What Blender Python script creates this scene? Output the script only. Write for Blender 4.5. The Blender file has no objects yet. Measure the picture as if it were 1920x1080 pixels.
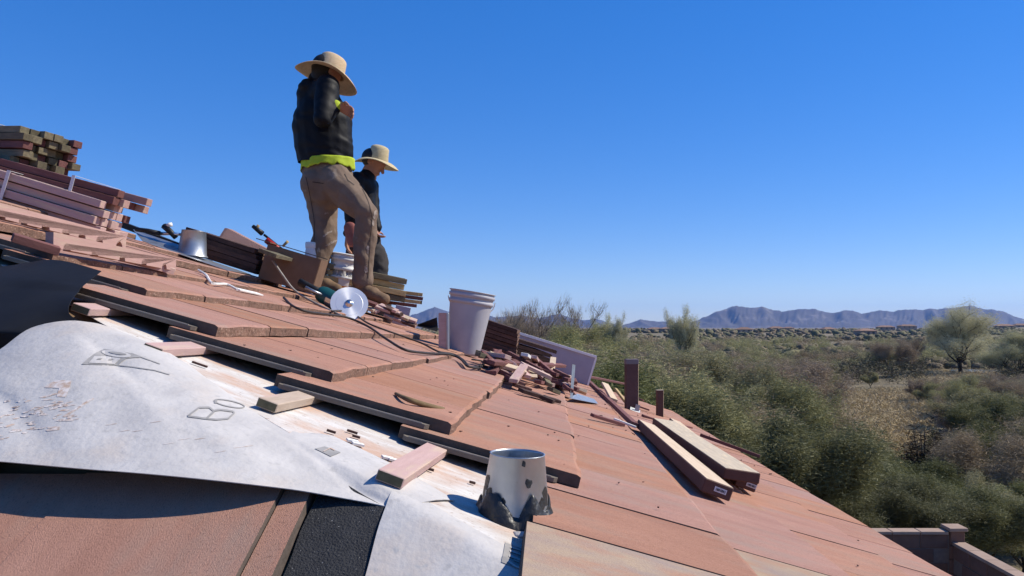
import bpy, bmesh, math, random
import numpy as np
from mathutils import Vector, Matrix, noise
from mathutils.bvhtree import BVHTree

random.seed(7)
rng = np.random.default_rng(7)
scene = bpy.context.scene
COL = scene.collection
PI = math.pi

# ------------------------------------------------------------------ camera, sky, sun, exposure
H = 4.6                                   # lens height above the yard
F, U0, V0 = 1397.0, 1035.0, 612.0         # focal length and level vanishing point, in photo pixels
cam_d = bpy.data.cameras.new('camera')
cam = bpy.data.objects.new('camera', cam_d); COL.objects.link(cam)
cam.location = (0, 0, H); cam.rotation_euler = (PI/2, 0, 0)
cam_d.sensor_width = 36; cam_d.lens = 36*F/1920
cam_d.shift_x = (960-U0)/1920; cam_d.shift_y = (V0-540)/1920
cam_d.clip_start = 0.02; cam_d.clip_end = 60000
scene.camera = cam

SUN_AZ, SUN_EL = math.radians(78), math.radians(44)      # azimuth clockwise from the view direction
world = bpy.data.worlds.new('World'); scene.world = world; world.use_nodes = True
wn = world.node_tree.nodes; wl = world.node_tree.links
bg = wn['Background']
sky = wn.new('ShaderNodeTexSky'); sky.sky_type = 'NISHITA'; sky.sun_disc = False
sky.sun_elevation = SUN_EL; sky.sun_rotation = SUN_AZ
sky.altitude = 900; sky.air_density = 1.0; sky.dust_density = 0.0; sky.ozone_density = 6.0
hsv = wn.new('ShaderNodeHueSaturation'); hsv.inputs['Saturation'].default_value = 1.58; hsv.inputs['Value'].default_value = 1.6; hsv.inputs['Hue'].default_value = .51
gam = wn.new('ShaderNodeGamma'); gam.inputs['Gamma'].default_value = .65      # the lens compresses the sky's range
wl.new(sky.outputs['Color'], gam.inputs['Color']); wl.new(gam.outputs['Color'], hsv.inputs['Color']); tint = wn.new('ShaderNodeMix'); tint.data_type = 'RGBA'; tint.blend_type = 'MULTIPLY'; tint.inputs[0].default_value = 1.0
tint.inputs[7].default_value = (.95, .97, 1.15, 1)
wl.new(hsv.outputs['Color'], tint.inputs[6]); wl.new(tint.outputs[2], bg.inputs['Color'])
bg.inputs['Strength'].default_value = 0.125
sun_d = bpy.data.lights.new('sun', 'SUN'); sun_d.energy = 5.0; sun_d.angle = math.radians(0.53)
sun_d.color = (1.0, 0.93, 0.80)
sun = bpy.data.objects.new('sun', sun_d); COL.objects.link(sun)
to_sun = Vector((math.sin(SUN_AZ)*math.cos(SUN_EL), math.cos(SUN_AZ)*math.cos(SUN_EL), math.sin(SUN_EL)))
sun.rotation_euler = to_sun.to_track_quat('Z', 'Y').to_euler(); sun.location = (8, 4, 20)
scene.view_settings.view_transform = 'Standard'; scene.view_settings.look = 'None'
scene.view_settings.exposure = 0.28; scene.view_settings.gamma = 1.0
scene.view_settings.use_curve_mapping = False
scene.render.engine = 'CYCLES'
scene.cycles.use_denoising = True
scene.cycles.max_bounces = 6; scene.cycles.diffuse_bounces = 3; scene.cycles.transparent_max_bounces = 6
scene.cycles.volume_bounces = 0

# ------------------------------------------------------------------ materials
def lin(c):
    if isinstance(c, str):
        c = [int(c[i:i+2], 16)/255 for i in (0, 2, 4)]
        c = [x/12.92 if x <= .04045 else ((x+.055)/1.055)**2.4 for x in c]
    return (*c[:3], 1.0)

def mat(name, c1, c2=None, scale=8.0, rough=.8, bump=0.0, bscale=60.0, stretch=(1, 1, 1), objvar=0.0, huevar=0.0,
        metallic=0.0, c3=None, s3=3.0, t3=(.55, .68), detail=5.0, spec=.3, trans=0.0, contrast=(.3, .7), geo=False, fine=None):
    """noise-mixed procedural material; object coordinates shifted per object so that copies differ"""
    m = bpy.data.materials.new(name); m.use_nodes = True
    nt = m.node_tree; N = nt.nodes; L = nt.links
    b = N['Principled BSDF']
    b.inputs['Roughness'].default_value = rough; b.inputs['Metallic'].default_value = metallic
    b.inputs['Specular IOR Level'].default_value = spec
    tc = N.new('ShaderNodeTexCoord'); oi = N.new('ShaderNodeObjectInfo')
    mp = N.new('ShaderNodeMapping'); mp.inputs['Scale'].default_value = stretch
    if geo:
        g = N.new('ShaderNodeNewGeometry'); L.new(g.outputs['Position'], mp.inputs['Vector'])
    else:
        L.new(tc.outputs['Object'], mp.inputs['Vector'])
        mul = N.new('ShaderNodeMath'); mul.operation = 'MULTIPLY'; mul.inputs[1].default_value = 57.0
        L.new(oi.outputs['Random'], mul.inputs[0])
        cb = N.new('ShaderNodeCombineXYZ')
        for k in range(3): L.new(mul.outputs[0], cb.inputs[k])
        L.new(cb.outputs[0], mp.inputs['Location'])
    col = None
    def ns(sc, det=detail):
        n = N.new('ShaderNodeTexNoise'); n.inputs['Scale'].default_value = sc; n.inputs['Detail'].default_value = det
        n.inputs['Roughness'].default_value = .6
        L.new(mp.outputs[0], n.inputs['Vector']); return n
    def mix(fac, a, bb):
        x = N.new('ShaderNodeMix'); x.data_type = 'RGBA'
        L.new(fac, x.inputs[0])
        for sock, v in ((x.inputs[6], a), (x.inputs[7], bb)):
            if isinstance(v, tuple): sock.default_value = v
            else: L.new(v, sock)
        return x.outputs[2]
    def ramp(src, lo, hi):
        r = N.new('ShaderNodeMapRange'); r.inputs[1].default_value = lo; r.inputs[2].default_value = hi
        L.new(src, r.inputs[0]); return r.outputs[0]
    cur = lin(c1)
    if c2 is not None:
        n = ns(scale); cur = mix(ramp(n.outputs['Fac'], *contrast), cur, lin(c2))
    if c3 is not None:
        n3 = ns(s3, 6.0); cur = mix(ramp(n3.outputs['Fac'], *t3), cur, lin(c3))
    if fine is not None:
        nf = ns(fine[0], 2.0); cur = mix(ramp(nf.outputs['Fac'], fine[2], fine[3]), cur, lin(fine[1]))
    if objvar or huevar:
        hs = N.new('ShaderNodeHueSaturation')
        if isinstance(cur, tuple): hs.inputs['Color'].default_value = cur
        else: L.new(cur, hs.inputs['Color'])
        r = N.new('ShaderNodeMapRange'); r.inputs[3].default_value = 1-objvar; r.inputs[4].default_value = 1+objvar
        L.new(oi.outputs['Random'], r.inputs[0]); L.new(r.outputs[0], hs.inputs['Value'])
        if huevar:
            w = N.new('ShaderNodeTexWhiteNoise'); w.noise_dimensions = '1D'; L.new(oi.outputs['Random'], w.inputs['W'])
            r2 = N.new('ShaderNodeMapRange'); r2.inputs[3].default_value = .5-huevar; r2.inputs[4].default_value = .5+huevar
            L.new(w.outputs['Value'], r2.inputs[0]); L.new(r2.outputs[0], hs.inputs['Hue'])
            r4 = N.new('ShaderNodeMapRange'); r4.inputs[3].default_value = .88; r4.inputs[4].default_value = 1.08
            L.new(w.outputs['Value'], r4.inputs[0]); L.new(r4.outputs[0], hs.inputs['Saturation'])
        cur = hs.outputs['Color']
    if isinstance(cur, tuple): b.inputs['Base Color'].default_value = cur
    else: L.new(cur, b.inputs['Base Color'])
    if bump:
        nb = N.new('ShaderNodeTexNoise'); nb.inputs['Scale'].default_value = bscale; nb.inputs['Detail'].default_value = 4
        L.new(mp.outputs[0], nb.inputs['Vector'])
        bp = N.new('ShaderNodeBump'); bp.inputs['Strength'].default_value = min(1, bump); bp.inputs['Distance'].default_value = .004
        L.new(nb.outputs['Fac'], bp.inputs['Height']); L.new(bp.outputs[0], b.inputs['Normal'])
    if trans:
        t = N.new('ShaderNodeBsdfTranslucent'); ms = N.new('ShaderNodeMixShader'); ms.inputs[0].default_value = trans
        if isinstance(cur, tuple): t.inputs['Color'].default_value = cur
        else: L.new(cur, t.inputs['Color'])
        out = N['Material Output']
        L.new(b.outputs[0], ms.inputs[1]); L.new(t.outputs[0], ms.inputs[2]); L.new(ms.outputs[0], out.inputs['Surface'])
    return m

MT = {}
MT['tile'] = mat('terracotta_tile', (.44, .228, .158), (.35, .168, .113), 2.6, .85, .6, 260, (1.3, 5, 1), .06, .005,
                 c3=(.34, .225, .17), s3=2.2, t3=(.50, .74), fine=(150, (.19, .095, .065), .54, .74))
MT['tile_pale'] = mat('weathered_tile', (.39, .285, .195), (.29, .22, .19), 7.0, .85, .45, 190, (1.6, 2.6, 1), .06, .006,
                 c3=(.36, .195, .135), s3=4.0, t3=(.48, .66), fine=(150, (.27, .18, .14), .56, .76))
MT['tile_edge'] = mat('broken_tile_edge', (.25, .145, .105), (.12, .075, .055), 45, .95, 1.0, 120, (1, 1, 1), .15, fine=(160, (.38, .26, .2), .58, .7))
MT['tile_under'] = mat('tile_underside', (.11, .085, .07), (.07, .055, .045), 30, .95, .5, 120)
MT['tile_dark'] = mat('shaded_stack_tile', (.10, .055, .042), (.06, .034, .028), 20, .9, .6, 120, objvar=.35)  # roof tile colour darkened to carry the shade on the stacks
MT['white_sheet'] = mat('white_underlayment', (.52, .495, .47), (.42, .40, .385), 14, .75, .35, 90, (1, 1, 1), geo=True, contrast=(.35, .75),
                 c3=(.50, .42, .35), s3=5, t3=(.52, .78), fine=(60, (.42, .40, .38), .58, .74))
MT['dirty_sheet'] = mat('dusty_underlayment', (.60, .58, .55), (.48, .42, .37), 9, .8, .4, 90, (1.3, 3.2, 1), geo=True, contrast=(.36, .66),
                 c3=(.48, .31, .22), s3=3.4, t3=(.46, .66), fine=(70, (.30, .21, .16), .62, .72))
MT['black_sheet'] = mat('black_underside', (.012, .012, .014), (.018, .018, .02), 6, .6, .15, 40, spec=.15)
MT['bitumen'] = mat('granular_bitumen', (.022, .022, .024), (.035, .035, .037), 60, .85, 1.0, 300, fine=(420, (.45, .45, .45), .70, .76))
MT['print'] = mat('grey_print', (.25, .24, .23), (.33, .315, .30), 30, .8)
MT['dirt'] = mat('brown_dust', (.46, .33, .25), (.66, .60, .56), 90, .9, contrast=(.38, .62))
MT['deck'] = mat('deck_board', (.30, .20, .12), (.22, .14, .08), 12, .9)
MT['pink_wood'] = mat('pink_batten', (.52, .355, .325), (.43, .28, .255), 6, .85, .4, 80, (1.5, 12, 12), .08, c3=(.60, .48, .34), s3=3, t3=(.52, .75))
MT['shaded_olive_end'] = mat('shaded_sawn_end', (.16, .135, .075), (.10, .085, .05), 60, .9, .4, 120)  # olive sawn wood, darkened to stand for the unlit end
MT['dusty_wood'] = mat('dusty_wood', (.48, .38, .30), (.38, .29, .22), 7, .9, .4, 80, (1.5, 10, 10), c3=(.50, .35, .31), s3=5)
MT['pink_dust'] = mat('dusty_pink', (.46, .29, .25), (.36, .22, .19), 6, .85, .4, 80, (1.5, 12, 12), .08, c3=(.50, .40, .29), s3=3, t3=(.52, .75))
MT['pink_dark'] = mat('stained_batten', (.20, .085, .075), (.13, .055, .05), 8, .85, .4, 80, (1.5, 12, 12), .2)
MT['olive_wood'] = mat('weathered_batten', (.19, .16, .095), (.10, .085, .055), 8, .9, .4, 80, (1.5, 10, 10), .3)
MT['yellow_wood'] = mat('yellow_batten', (.44, .33, .17), (.34, .24, .11), 8, .85, .4, 80, (1.5, 14, 14), .15)
MT['pale_wood'] = mat('fresh_lumber', (.60, .47, .34), (.50, .38, .26), 5, .8, .3, 60, (1.5, 14, 14), .05)
MT['grey_wood'] = mat('weathered_lumber', (.54, .45, .33), (.43, .355, .26), 5, .85, .4, 60, (1.5, 12, 12), .05, c3=(.62, .49, .32), s3=6)
MT['red_paint'] = mat('oxide_paint', (.115, .055, .042), (.085, .042, .033), 9, .7, .3, 80)
MT['brown_paint'] = mat('brown_paint', (.115, .058, .052), (.085, .042, .038), 14, .7, .3, 80)
MT['grey_paint'] = mat('grey_paint', (.20, .17, .18), (.15, .13, .13), 14, .8)
MT['label'] = mat('white_tag', (.72, .72, .72), (.5, .5, .52), 200, .6)
MT['ink'] = mat('ink', (.08, .08, .09))
MT['galv'] = mat('galvanised_metal', (.46, .48, .50), (.36, .38, .40), 18, .42, .3, 30, metallic=.88, c3=(.25, .24, .23), s3=25, t3=(.58, .75))
MT['steel'] = mat('bright_steel', (.72, .73, .74), (.62, .63, .64), 25, .28, metallic=1.0)
MT['tar'] = mat('roof_tar', (.012, .011, .010), (.03, .028, .025), 30, .45, 1.0, 60, spec=.5)
MT['bucket'] = mat('white_plastic', (.50, .485, .52), (.44, .425, .45), 8, .5, .15, 60, trans=.18)
MT['bucket_white'] = mat('bright_plastic', (.78, .77, .75), (.70, .68, .66), 8, .5, .1, 60, trans=.12)
MT['orange'] = mat('orange_band', (.62, .24, .04), (.52, .19, .03), 20, .6)
MT['cardboard'] = mat('cardboard', (.20, .12, .075), (.15, .09, .055), 10, .9, .2, 40)
MT['board'] = mat('lilac_shade_board', (.40, .38, .44), (.32, .30, .35), 5, .8, .2, 40)  # lilac grey puts the white board's shade into its colour
MT['white_edge'] = mat('board_edge', (.74, .73, .70), (.66, .64, .6), 20, .8)
MT['lit_rim_white'] = mat('lit_rim_white', (.86, .85, .82), (.78, .77, .74), 20, .7)  # brightened white standing for sunlit board edges
MT['green_plastic'] = mat('green_plastic', (.008, .075, .075), (.006, .05, .05), 10, .38, spec=.5)
MT['black_plastic'] = mat('black_plastic', (.014, .014, .015), (.02, .02, .02), 10, .5)
MT['cord'] = mat('dark_cord', (.03, .025, .022), (.05, .04, .035), 40, .6)
MT['cord_grey'] = mat('grey_cord', (.30, .27, .24), (.2, .18, .16), 40, .6)
MT['red'] = mat('red_plastic', (.45, .03, .025), (.35, .02, .02), 10, .5)
MT['stick'] = mat('dry_stick', (.20, .14, .07), (.12, .08, .04), 30, .9)
MT['jacket'] = mat('black_nylon', (.0045, .005, .007), (.008, .0085, .011), 12, .6, .4, 30, spec=.16)
MT['hivis'] = mat('hivis_cloth', (.40, .49, .03), (.33, .41, .02), 12, .8, .4, 60)
MT['pants'] = mat('brown_canvas', (.20, .142, .102), (.14, .098, .072), 9, .9, .6, 50, c3=(.30, .26, .22), s3=11, t3=(.62, .8))
MT['pants_dark'] = mat('dark_canvas', (.03, .026, .026), (.045, .04, .038), 9, .9, .5, 50)
MT['boot'] = mat('tan_boot', (.20, .125, .07), (.12, .075, .045), 12, .8, .4, 60)
MT['sole'] = mat('boot_sole', (.03, .025, .02), (.05, .04, .03), 20, .9)
MT['skin'] = mat('skin', (.40, .20, .13), (.34, .16, .10), 20, .55)
MT['hair'] = mat('dark_hair', (.012, .009, .008), (.02, .015, .012), 40, .6)
MT['straw'] = mat('straw', (.62, .47, .30), (.50, .36, .21), 40, .85, .8, 130, (1, 1, 3))
MT['straw_dull'] = mat('straw_dull', (.55, .46, .28), (.42, .34, .19), 40, .85, .8, 130, (1, 1, 3))
MT['glove'] = mat('red_glove', (.28, .09, .07), (.2, .06, .05), 20, .8)
MT['block'] = mat('concrete_block', (.19, .105, .075), (.145, .08, .06), 8, .95, .8, 60, objvar=.10)
MT['cap'] = mat('block_cap', (.36, .26, .20), (.30, .21, .16), 8, .95, .6, 60, objvar=.08)
MT['mortar'] = mat('mortar', (.22, .17, .14), (.17, .13, .11), 20, .95)
MT['stucco'] = mat('stucco', (.46, .36, .27), (.42, .33, .25), 6, .95, .6, 90)
MT['ground'] = mat('dry_ground', (.19, .155, .095), (.14, .115, .07), .05, .95, .8, 3, geo=True, c3=(.27, .195, .125), s3=.012, t3=(.54, .68))
MT['bark'] = mat('bark', (.055, .043, .034), (.035, .028, .022), 6, .95, .8, 20, (3, 3, 1))
MT['bark_pale'] = mat('pale_bark', (.17, .135, .10), (.11, .09, .07), 6, .95, .8, 20, (3, 3, 1))
MT['leaf_green'] = mat('green_leaves', (.175, .175, .065), (.11, .115, .042), 1.1, .7, objvar=.15, huevar=.012, trans=.3)
MT['leaf_olive'] = mat('olive_leaves', (.34, .315, .15), (.225, .21, .10), 1.0, .8, objvar=.22, huevar=.014, trans=.25)
MT['leaf_grey'] = mat('bare_twigs', (.35, .27, .17), (.24, .185, .12), 1.0, .85, objvar=.2, huevar=.010, trans=.15)
MT['leaf_fresh'] = mat('fresh_leaves', (.52, .49, .29), (.40, .38, .22), 1.0, .75, objvar=.12, huevar=.01, trans=.3)
MT['leaf_dead'] = mat('dead_fronds', (.08, .055, .032), (.04, .028, .018), 2.0, .9)
MT['far_olive'] = mat('far_olive', (.15, .138, .07), (.105, .097, .05), .02, .9, geo=True)
MT['far_grey'] = mat('far_grey', (.18, .142, .09), (.13, .103, .066), .02, .9, geo=True)
MT['dry_grass'] = mat('dry_grass', (.56, .44, .25), (.42, .33, .18), .6, .9, geo=True)
MT['mountain'] = mat('mountain_rock', (.055, .05, .048), (.10, .088, .08), .0022, .95, geo=True, detail=9, c3=(.19, .165, .15), s3=.0035, t3=(.56, .68))
MT['roof_far'] = mat('far_roof', (.24, .15, .11), (.18, .11, .08), .5, .9, objvar=.2)
MT['wall_far'] = mat('far_wall', (.34, .26, .20), (.28, .22, .17), .5, .9, objvar=.25)
MT['glass_far'] = mat('far_glass', (.04, .05, .06), rough=.2)
MT['pond'] = mat('pond_water', (.10, .13, .16), rough=.12, spec=.5)

# ------------------------------------------------------------------ helpers
def link(o, parent=None):
    COL.objects.link(o)
    if parent is not None: o.parent = parent
    return o

def tag(o, label=None, cat=None, group=None, kind=None):
    if label: o['label'] = label
    if cat: o['category'] = cat
    if group: o['group'] = group
    if kind: o['kind'] = kind
    return o

def empty(name, loc=(0, 0, 0), rot=(0, 0, 0)):
    o = bpy.data.objects.new(name, None); o.location = loc; o.rotation_euler = rot; o.empty_display_size = .1
    return link(o)

def mesh(name, verts, faces, mats, parent=None, smooth=False, mi=None):
    me = bpy.data.meshes.new(name); me.from_pydata([tuple(v) for v in verts], [], [tuple(f) for f in faces])
    for m in (mats if isinstance(mats, (list, tuple)) else [mats]): me.materials.append(m)
    if mi is not None: me.polygons.foreach_set('material_index', np.asarray(mi, dtype=np.int32))
    if smooth: me.polygons.foreach_set('use_smooth', np.ones(len(me.polygons), dtype=bool))
    me.update()
    return link(bpy.data.objects.new(name, me), parent)

def from_bm(name, bm, mats, parent=None, smooth=False):
    bmesh.ops.recalc_face_normals(bm, faces=bm.faces)
    me = bpy.data.meshes.new(name); bm.to_mesh(me); bm.free()
    for m in (mats if isinstance(mats, (list, tuple)) else [mats]): me.materials.append(m)
    if smooth: me.polygons.foreach_set('use_smooth', np.ones(len(me.polygons), dtype=bool))
    return link(bpy.data.objects.new(name, me), parent)

def bm_box(bm, size, mtx=None, bevel=0.0, mi=0):
    r = bmesh.ops.create_cube(bm, size=1.0)
    bmesh.ops.scale(bm, vec=size, verts=r['verts'])
    fs = {f for v in r['verts'] for f in v.link_faces}
    if bevel:
        es = {e for v in r['verts'] for e in v.link_edges}
        rb = bmesh.ops.bevel(bm, geom=list(es), offset=bevel, segments=1, affect='EDGES')
        vs = {v for f in rb['faces'] for v in f.verts} | {v for v in r['verts'] if v.is_valid}
        fs = {f for v in vs for f in v.link_faces}
    else: vs = set(r['verts'])
    for f in fs: f.material_index = mi
    if mtx is not None: bmesh.ops.transform(bm, matrix=mtx, verts=list(vs))
    return list(vs)

def frame(A, B, up=(0, 0, 1)):
    """matrix: local x along A->B, z close to up, origin at A"""
    A = Vector(A); B = Vector(B); x = (B-A).normalized(); up = Vector(up)
    z = (up - x*up.dot(x)).normalized(); y = z.cross(x)
    return Matrix(((x.x, y.x, z.x, A.x), (x.y, y.y, z.y, A.y), (x.z, y.z, z.z, A.z), (0, 0, 0, 1)))

def world_set(o, m, parent=None):
    """place o by a world matrix even when it hangs below an Empty"""
    if parent is not None:
        o.parent = parent
        o.matrix_parent_inverse = Matrix.Identity(4)
        o.matrix_basis = pm(parent).inverted() @ m
    else:
        o.matrix_basis = m
    return o

def pm(o):
    m = o.matrix_basis.copy()
    p = o.parent
    while p is not None:
        m = p.matrix_basis @ m; p = p.parent
    return m

_box_cache = {}
def beam(name, A, B, w, h, material, parent=None, up=(0, 0, 1), bevel=.0015):
    """a board from A to B; A and B are the bottom centre line"""
    A = Vector(A); B = Vector(B); L = (B-A).length
    key = (round(L, 4), round(w, 4), round(h, 4), material.name, bevel)
    if key not in _box_cache:
        bm = bmesh.new(); bm_box(bm, (L, w, h), Matrix.Translation((L/2, 0, h/2)), bevel)
        bmesh.ops.recalc_face_normals(bm, faces=bm.faces)
        me = bpy.data.meshes.new(name); bm.to_mesh(me); bm.free(); me.materials.append(material); _box_cache[key] = me
    o = bpy.data.objects.new(name, _box_cache[key]); COL.objects.link(o)
    return world_set(o, frame(A, B, up), parent)

def lathe(bm, prof, segs=32, mtx=None, close=False, mi=0):
    rings = []
    for r, z in prof:
        rings.append([bm.verts.new((r*math.cos(2*PI*i/segs), r*math.sin(2*PI*i/segs), z)) for i in range(segs)])
    vs = [v for r in rings for v in r]
    for a, b in zip(rings[:-1], rings[1:]):
        for i in range(segs):
            f = bm.faces.new((a[i], a[(i+1) % segs], b[(i+1) % segs], b[i])); f.material_index = mi
    if close:
        f = bm.faces.new(rings[0][::-1]); f.material_index = mi
        f = bm.faces.new(rings[-1]); f.material_index = mi
    if mtx is not None: bmesh.ops.transform(bm, matrix=mtx, verts=vs)
    return vs

def tube(bm, pts, r, segs=8, mi=0):
    pts = [Vector(p) for p in pts]; n = len(pts); rr = r if isinstance(r, (list, tuple)) else [r]*n
    rings = []; prev = None
    for i, p in enumerate(pts):
        t = (pts[min(i+1, n-1)] - pts[max(i-1, 0)]).normalized()
        ref = prev if prev is not None else (Vector((0, 0, 1)) if abs(t.z) < .9 else Vector((1, 0, 0)))
        a = (ref - t*ref.dot(t)).normalized(); prev = a; b = t.cross(a)
        rings.append([bm.verts.new(p + (a*math.cos(2*PI*k/segs) + b*math.sin(2*PI*k/segs))*rr[i]) for k in range(segs)])
    for A, B in zip(rings[:-1], rings[1:]):
        for k in range(segs):
            f = bm.faces.new((A[k], A[(k+1) % segs], B[(k+1) % segs], B[k])); f.material_index = mi
    for rg, rev in ((rings[0], True), (rings[-1], False)):
        f = bm.faces.new(rg[::-1] if rev else rg); f.material_index = mi

def spline(pts, n=8):
    pts = [Vector(p) for p in pts]; out = []
    for i in range(len(pts)-1):
        p0, p1, p2, p3 = pts[max(i-1, 0)], pts[i], pts[i+1], pts[min(i+2, len(pts)-1)]
        for k in range(n):
            t = k/n
            out.append(.5*((2*p1) + (p2-p0)*t + (2*p0-5*p1+4*p2-p3)*t*t + (3*p1-p0-3*p2+p3)*t**3))
    out.append(pts[-1]); return out

# positions: a pixel gives a ray, the roof plane (or a stated distance) gives the depth
def P(u, v, y): return Vector(((u-U0)/F*y, y, H-(v-V0)/F*y))
A_, GX, GY = -.293, -.37, -.018                     # plane of the tile tails, relative to the lens
def mz(x, y): return H + A_ + GX*x + GY*y
def fz(x, y): return H + 1.925 - .37*y - .018*x     # far roof plane
def roofz(x, y): return min(mz(x, y), fz(x, y))
DECK = .050
def onM(u, v, lift=0.0):
    a, b = (u-U0)/F, (v-V0)/F
    y = -(A_+lift)/(b + GX*a + GY)
    return Vector((a*y, y, H-b*y))
def hipy(x): return 1.03 - .65*x                    # near hip, in plan
def nz(x, y): return H - .923 + .55*y               # near roof deck
def onN(u, v, lift=0.0):
    a, b = (u-U0)/F, (v-V0)/F
    y = (.923-lift)/(.55+b)
    return Vector((a*y, y, H-b*y))
NM = Vector((-GX, -GY, 1)).normalized()             # normal of the main plane
NN = Vector((0, -.55, 1)).normalized()

# ------------------------------------------------------------------ ground, mountains
def sm(a, b, x):
    t = min(1, max(0, (x-a)/(b-a))); return t*t*(3-2*t)
def gz(x, y):
    r = math.hypot(x, y)
    z = -4.2*sm(11.5, 34, r) + .5*math.sin(x*.05+1)*math.sin(y*.043)*sm(30, 60, r)
    z += 2.2*sm(170, 420, r)
    z += 16*sm(500, 1100, r)*sm(.50, .66, math.atan2(x, max(y, 1)))
    z += 1.2*math.sin(x*.011)*math.cos(y*.009)*sm(200, 400, r)
    return z - 7*sm(1500, 5000, r)
gv, gf = [], []
radii = [0, 4, 8, 11, 13, 16, 20, 25, 30, 36, 44, 54, 66, 80, 100, 125, 155, 190, 230, 280, 340, 420, 520, 650, 820, 1050, 1400, 2000, 3000, 5000, 8000, 13000]
ns_ = 120
for r in radii:
    for i in range(ns_):
        a = 2*PI*i/ns_; x, y = r*math.sin(a), r*math.cos(a); gv.append((x, y, gz(x, y)))
for j in range(len(radii)-1):
    for i in range(ns_):
        i2 = (i+1) % ns_; gf.append((j*ns_+i, j*ns_+i2, (j+1)*ns_+i2, (j+1)*ns_+i))
tag(mesh('ground', gv, gf, MT['ground'], smooth=True), kind='structure')

def range_mesh(name, prof, dist, depth, seed):
    """ridge whose crest follows the measured skyline; spurs run down both sides"""
    us = np.arange(prof[0][0], prof[-1][0]+.1, 2.5)
    hs = np.interp(us, [p[0] for p in prof], [V0-p[1] for p in prof])
    hs = hs + np.array([1.6*noise.noise(Vector((u*.09, seed, 1)))+1.0*noise.noise(Vector((u*.25, seed, 4))) for u in us])*np.clip(hs/12, 0, 1)
    nv = 26; V = []; Fc = []
    for i, (u, h) in enumerate(zip(us, hs)):
        for j in range(nv):
            t = j/(nv-1)*2-1
            wob = noise.noise(Vector((u*.028, t*1.5, seed)))*.5
            d = dist + depth*(t + .25*wob*(1-abs(t)))
            f = (1-abs(t))**.85
            rid = 1 - (.50*abs(noise.noise(Vector((u*.035+t*.8, t*1.2, seed+5))))+.22*abs(noise.noise(Vector((u*.11-t*1.2, t*2.4, seed+8)))))*min(1, abs(t)*2.2)*1.7
            z = (h/F*dist+12)*f*max(.25, rid) + 6*noise.noise(Vector((u*.2, t*9, seed)))*min(1, abs(t)*6) - 12
            V.append(((u-U0)/F*d, d, H+z))
    n = len(us)
    for i in range(n-1):
        for j in range(nv-1):
            Fc.append((i*nv+j, (i+1)*nv+j, (i+1)*nv+j+1, i*nv+j+1))
    return tag(mesh(name, V, Fc, MT['mountain'], smooth=True), kind='structure')
main_prof = [(1160, 611), (1180, 606), (1200, 598), (1215, 600), (1235, 603), (1250, 602), (1275, 606), (1295, 604), (1310, 599), (1335, 586), (1360, 577), (1381, 571),
             (1400, 575), (1430, 573), (1448, 578), (1465, 583), (1500, 578), (1525, 578), (1545, 583), (1565, 585), (1590, 579), (1618, 586), (1645, 581), (1675, 582),
             (1700, 579), (1745, 577), (1790, 576), (1820, 571), (1850, 578), (1880, 582), (1905, 593), (1930, 600), (1990, 596), (2060, 604), (2150, 610)]
range_mesh('mountains', main_prof, 9000, 1100, 2.0)
left_prof = [(420, 611), (520, 604), (600, 598), (680, 602), (740, 597), (765, 592), (790, 584), (815, 574), (832, 580), (860, 588), (900, 590), (940, 594), (975, 590), (1010, 596), (1045, 587),
             (1070, 594), (1095, 600), (1115, 596), (1140, 604), (1165, 611)]
range_mesh('mountains', left_prof, 10500, 1000, 9.0)

# ------------------------------------------------------------------ house and roof
house = tag(empty('house', (0, 0, 0)), 'stucco house whose hipped tile roof is half stripped', 'house')
EX = 1.27
E1 = (EX, hipy(EX)); E2 = (EX, 6.3+EX); AP = (-3.19, hipy(-3.19))
def dz(x, y): return mz(x, y)-DECK
zE1, zE2, zAP = dz(*E1), dz(*E2), dz(*AP)
rv = [(*E1, zE1), (*E2, zE2), (*AP, zAP), (-9, AP[1], zAP), (-9, E1[1], zE1), (-9, E2[1]+.1, zE2)]
rf = [(0, 1, 2), (0, 2, 3, 4), (1, 5, 3, 2)]
nv0 = len(rv); rv += [(x, y, z-.16) for x, y, z in rv]
rf += [tuple(i+nv0 for i in f[::-1]) for f in rf]
rf += [(0, 6, 7, 1), (4, 10, 6, 0), (1, 7, 11, 5), (3, 9, 10, 4), (5, 11, 9, 3)]
roof = mesh('roof', rv, rf, [MT['deck'], MT['brown_paint'], MT['dirty_sheet']], house, mi=[0, 0, 2] + [1]*8)
wv = []
for z in (-.6, zE1-.08):
    wv += [(.85, .62, z), (.85, 7.1, z), (-8.9, 7.1, z), (-8.9, .62, z)]
mesh('wall', wv, [(0, 1, 5, 4), (1, 2, 6, 5), (2, 3, 7, 6), (3, 0, 4, 7)], MT['stucco'], house)

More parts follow.
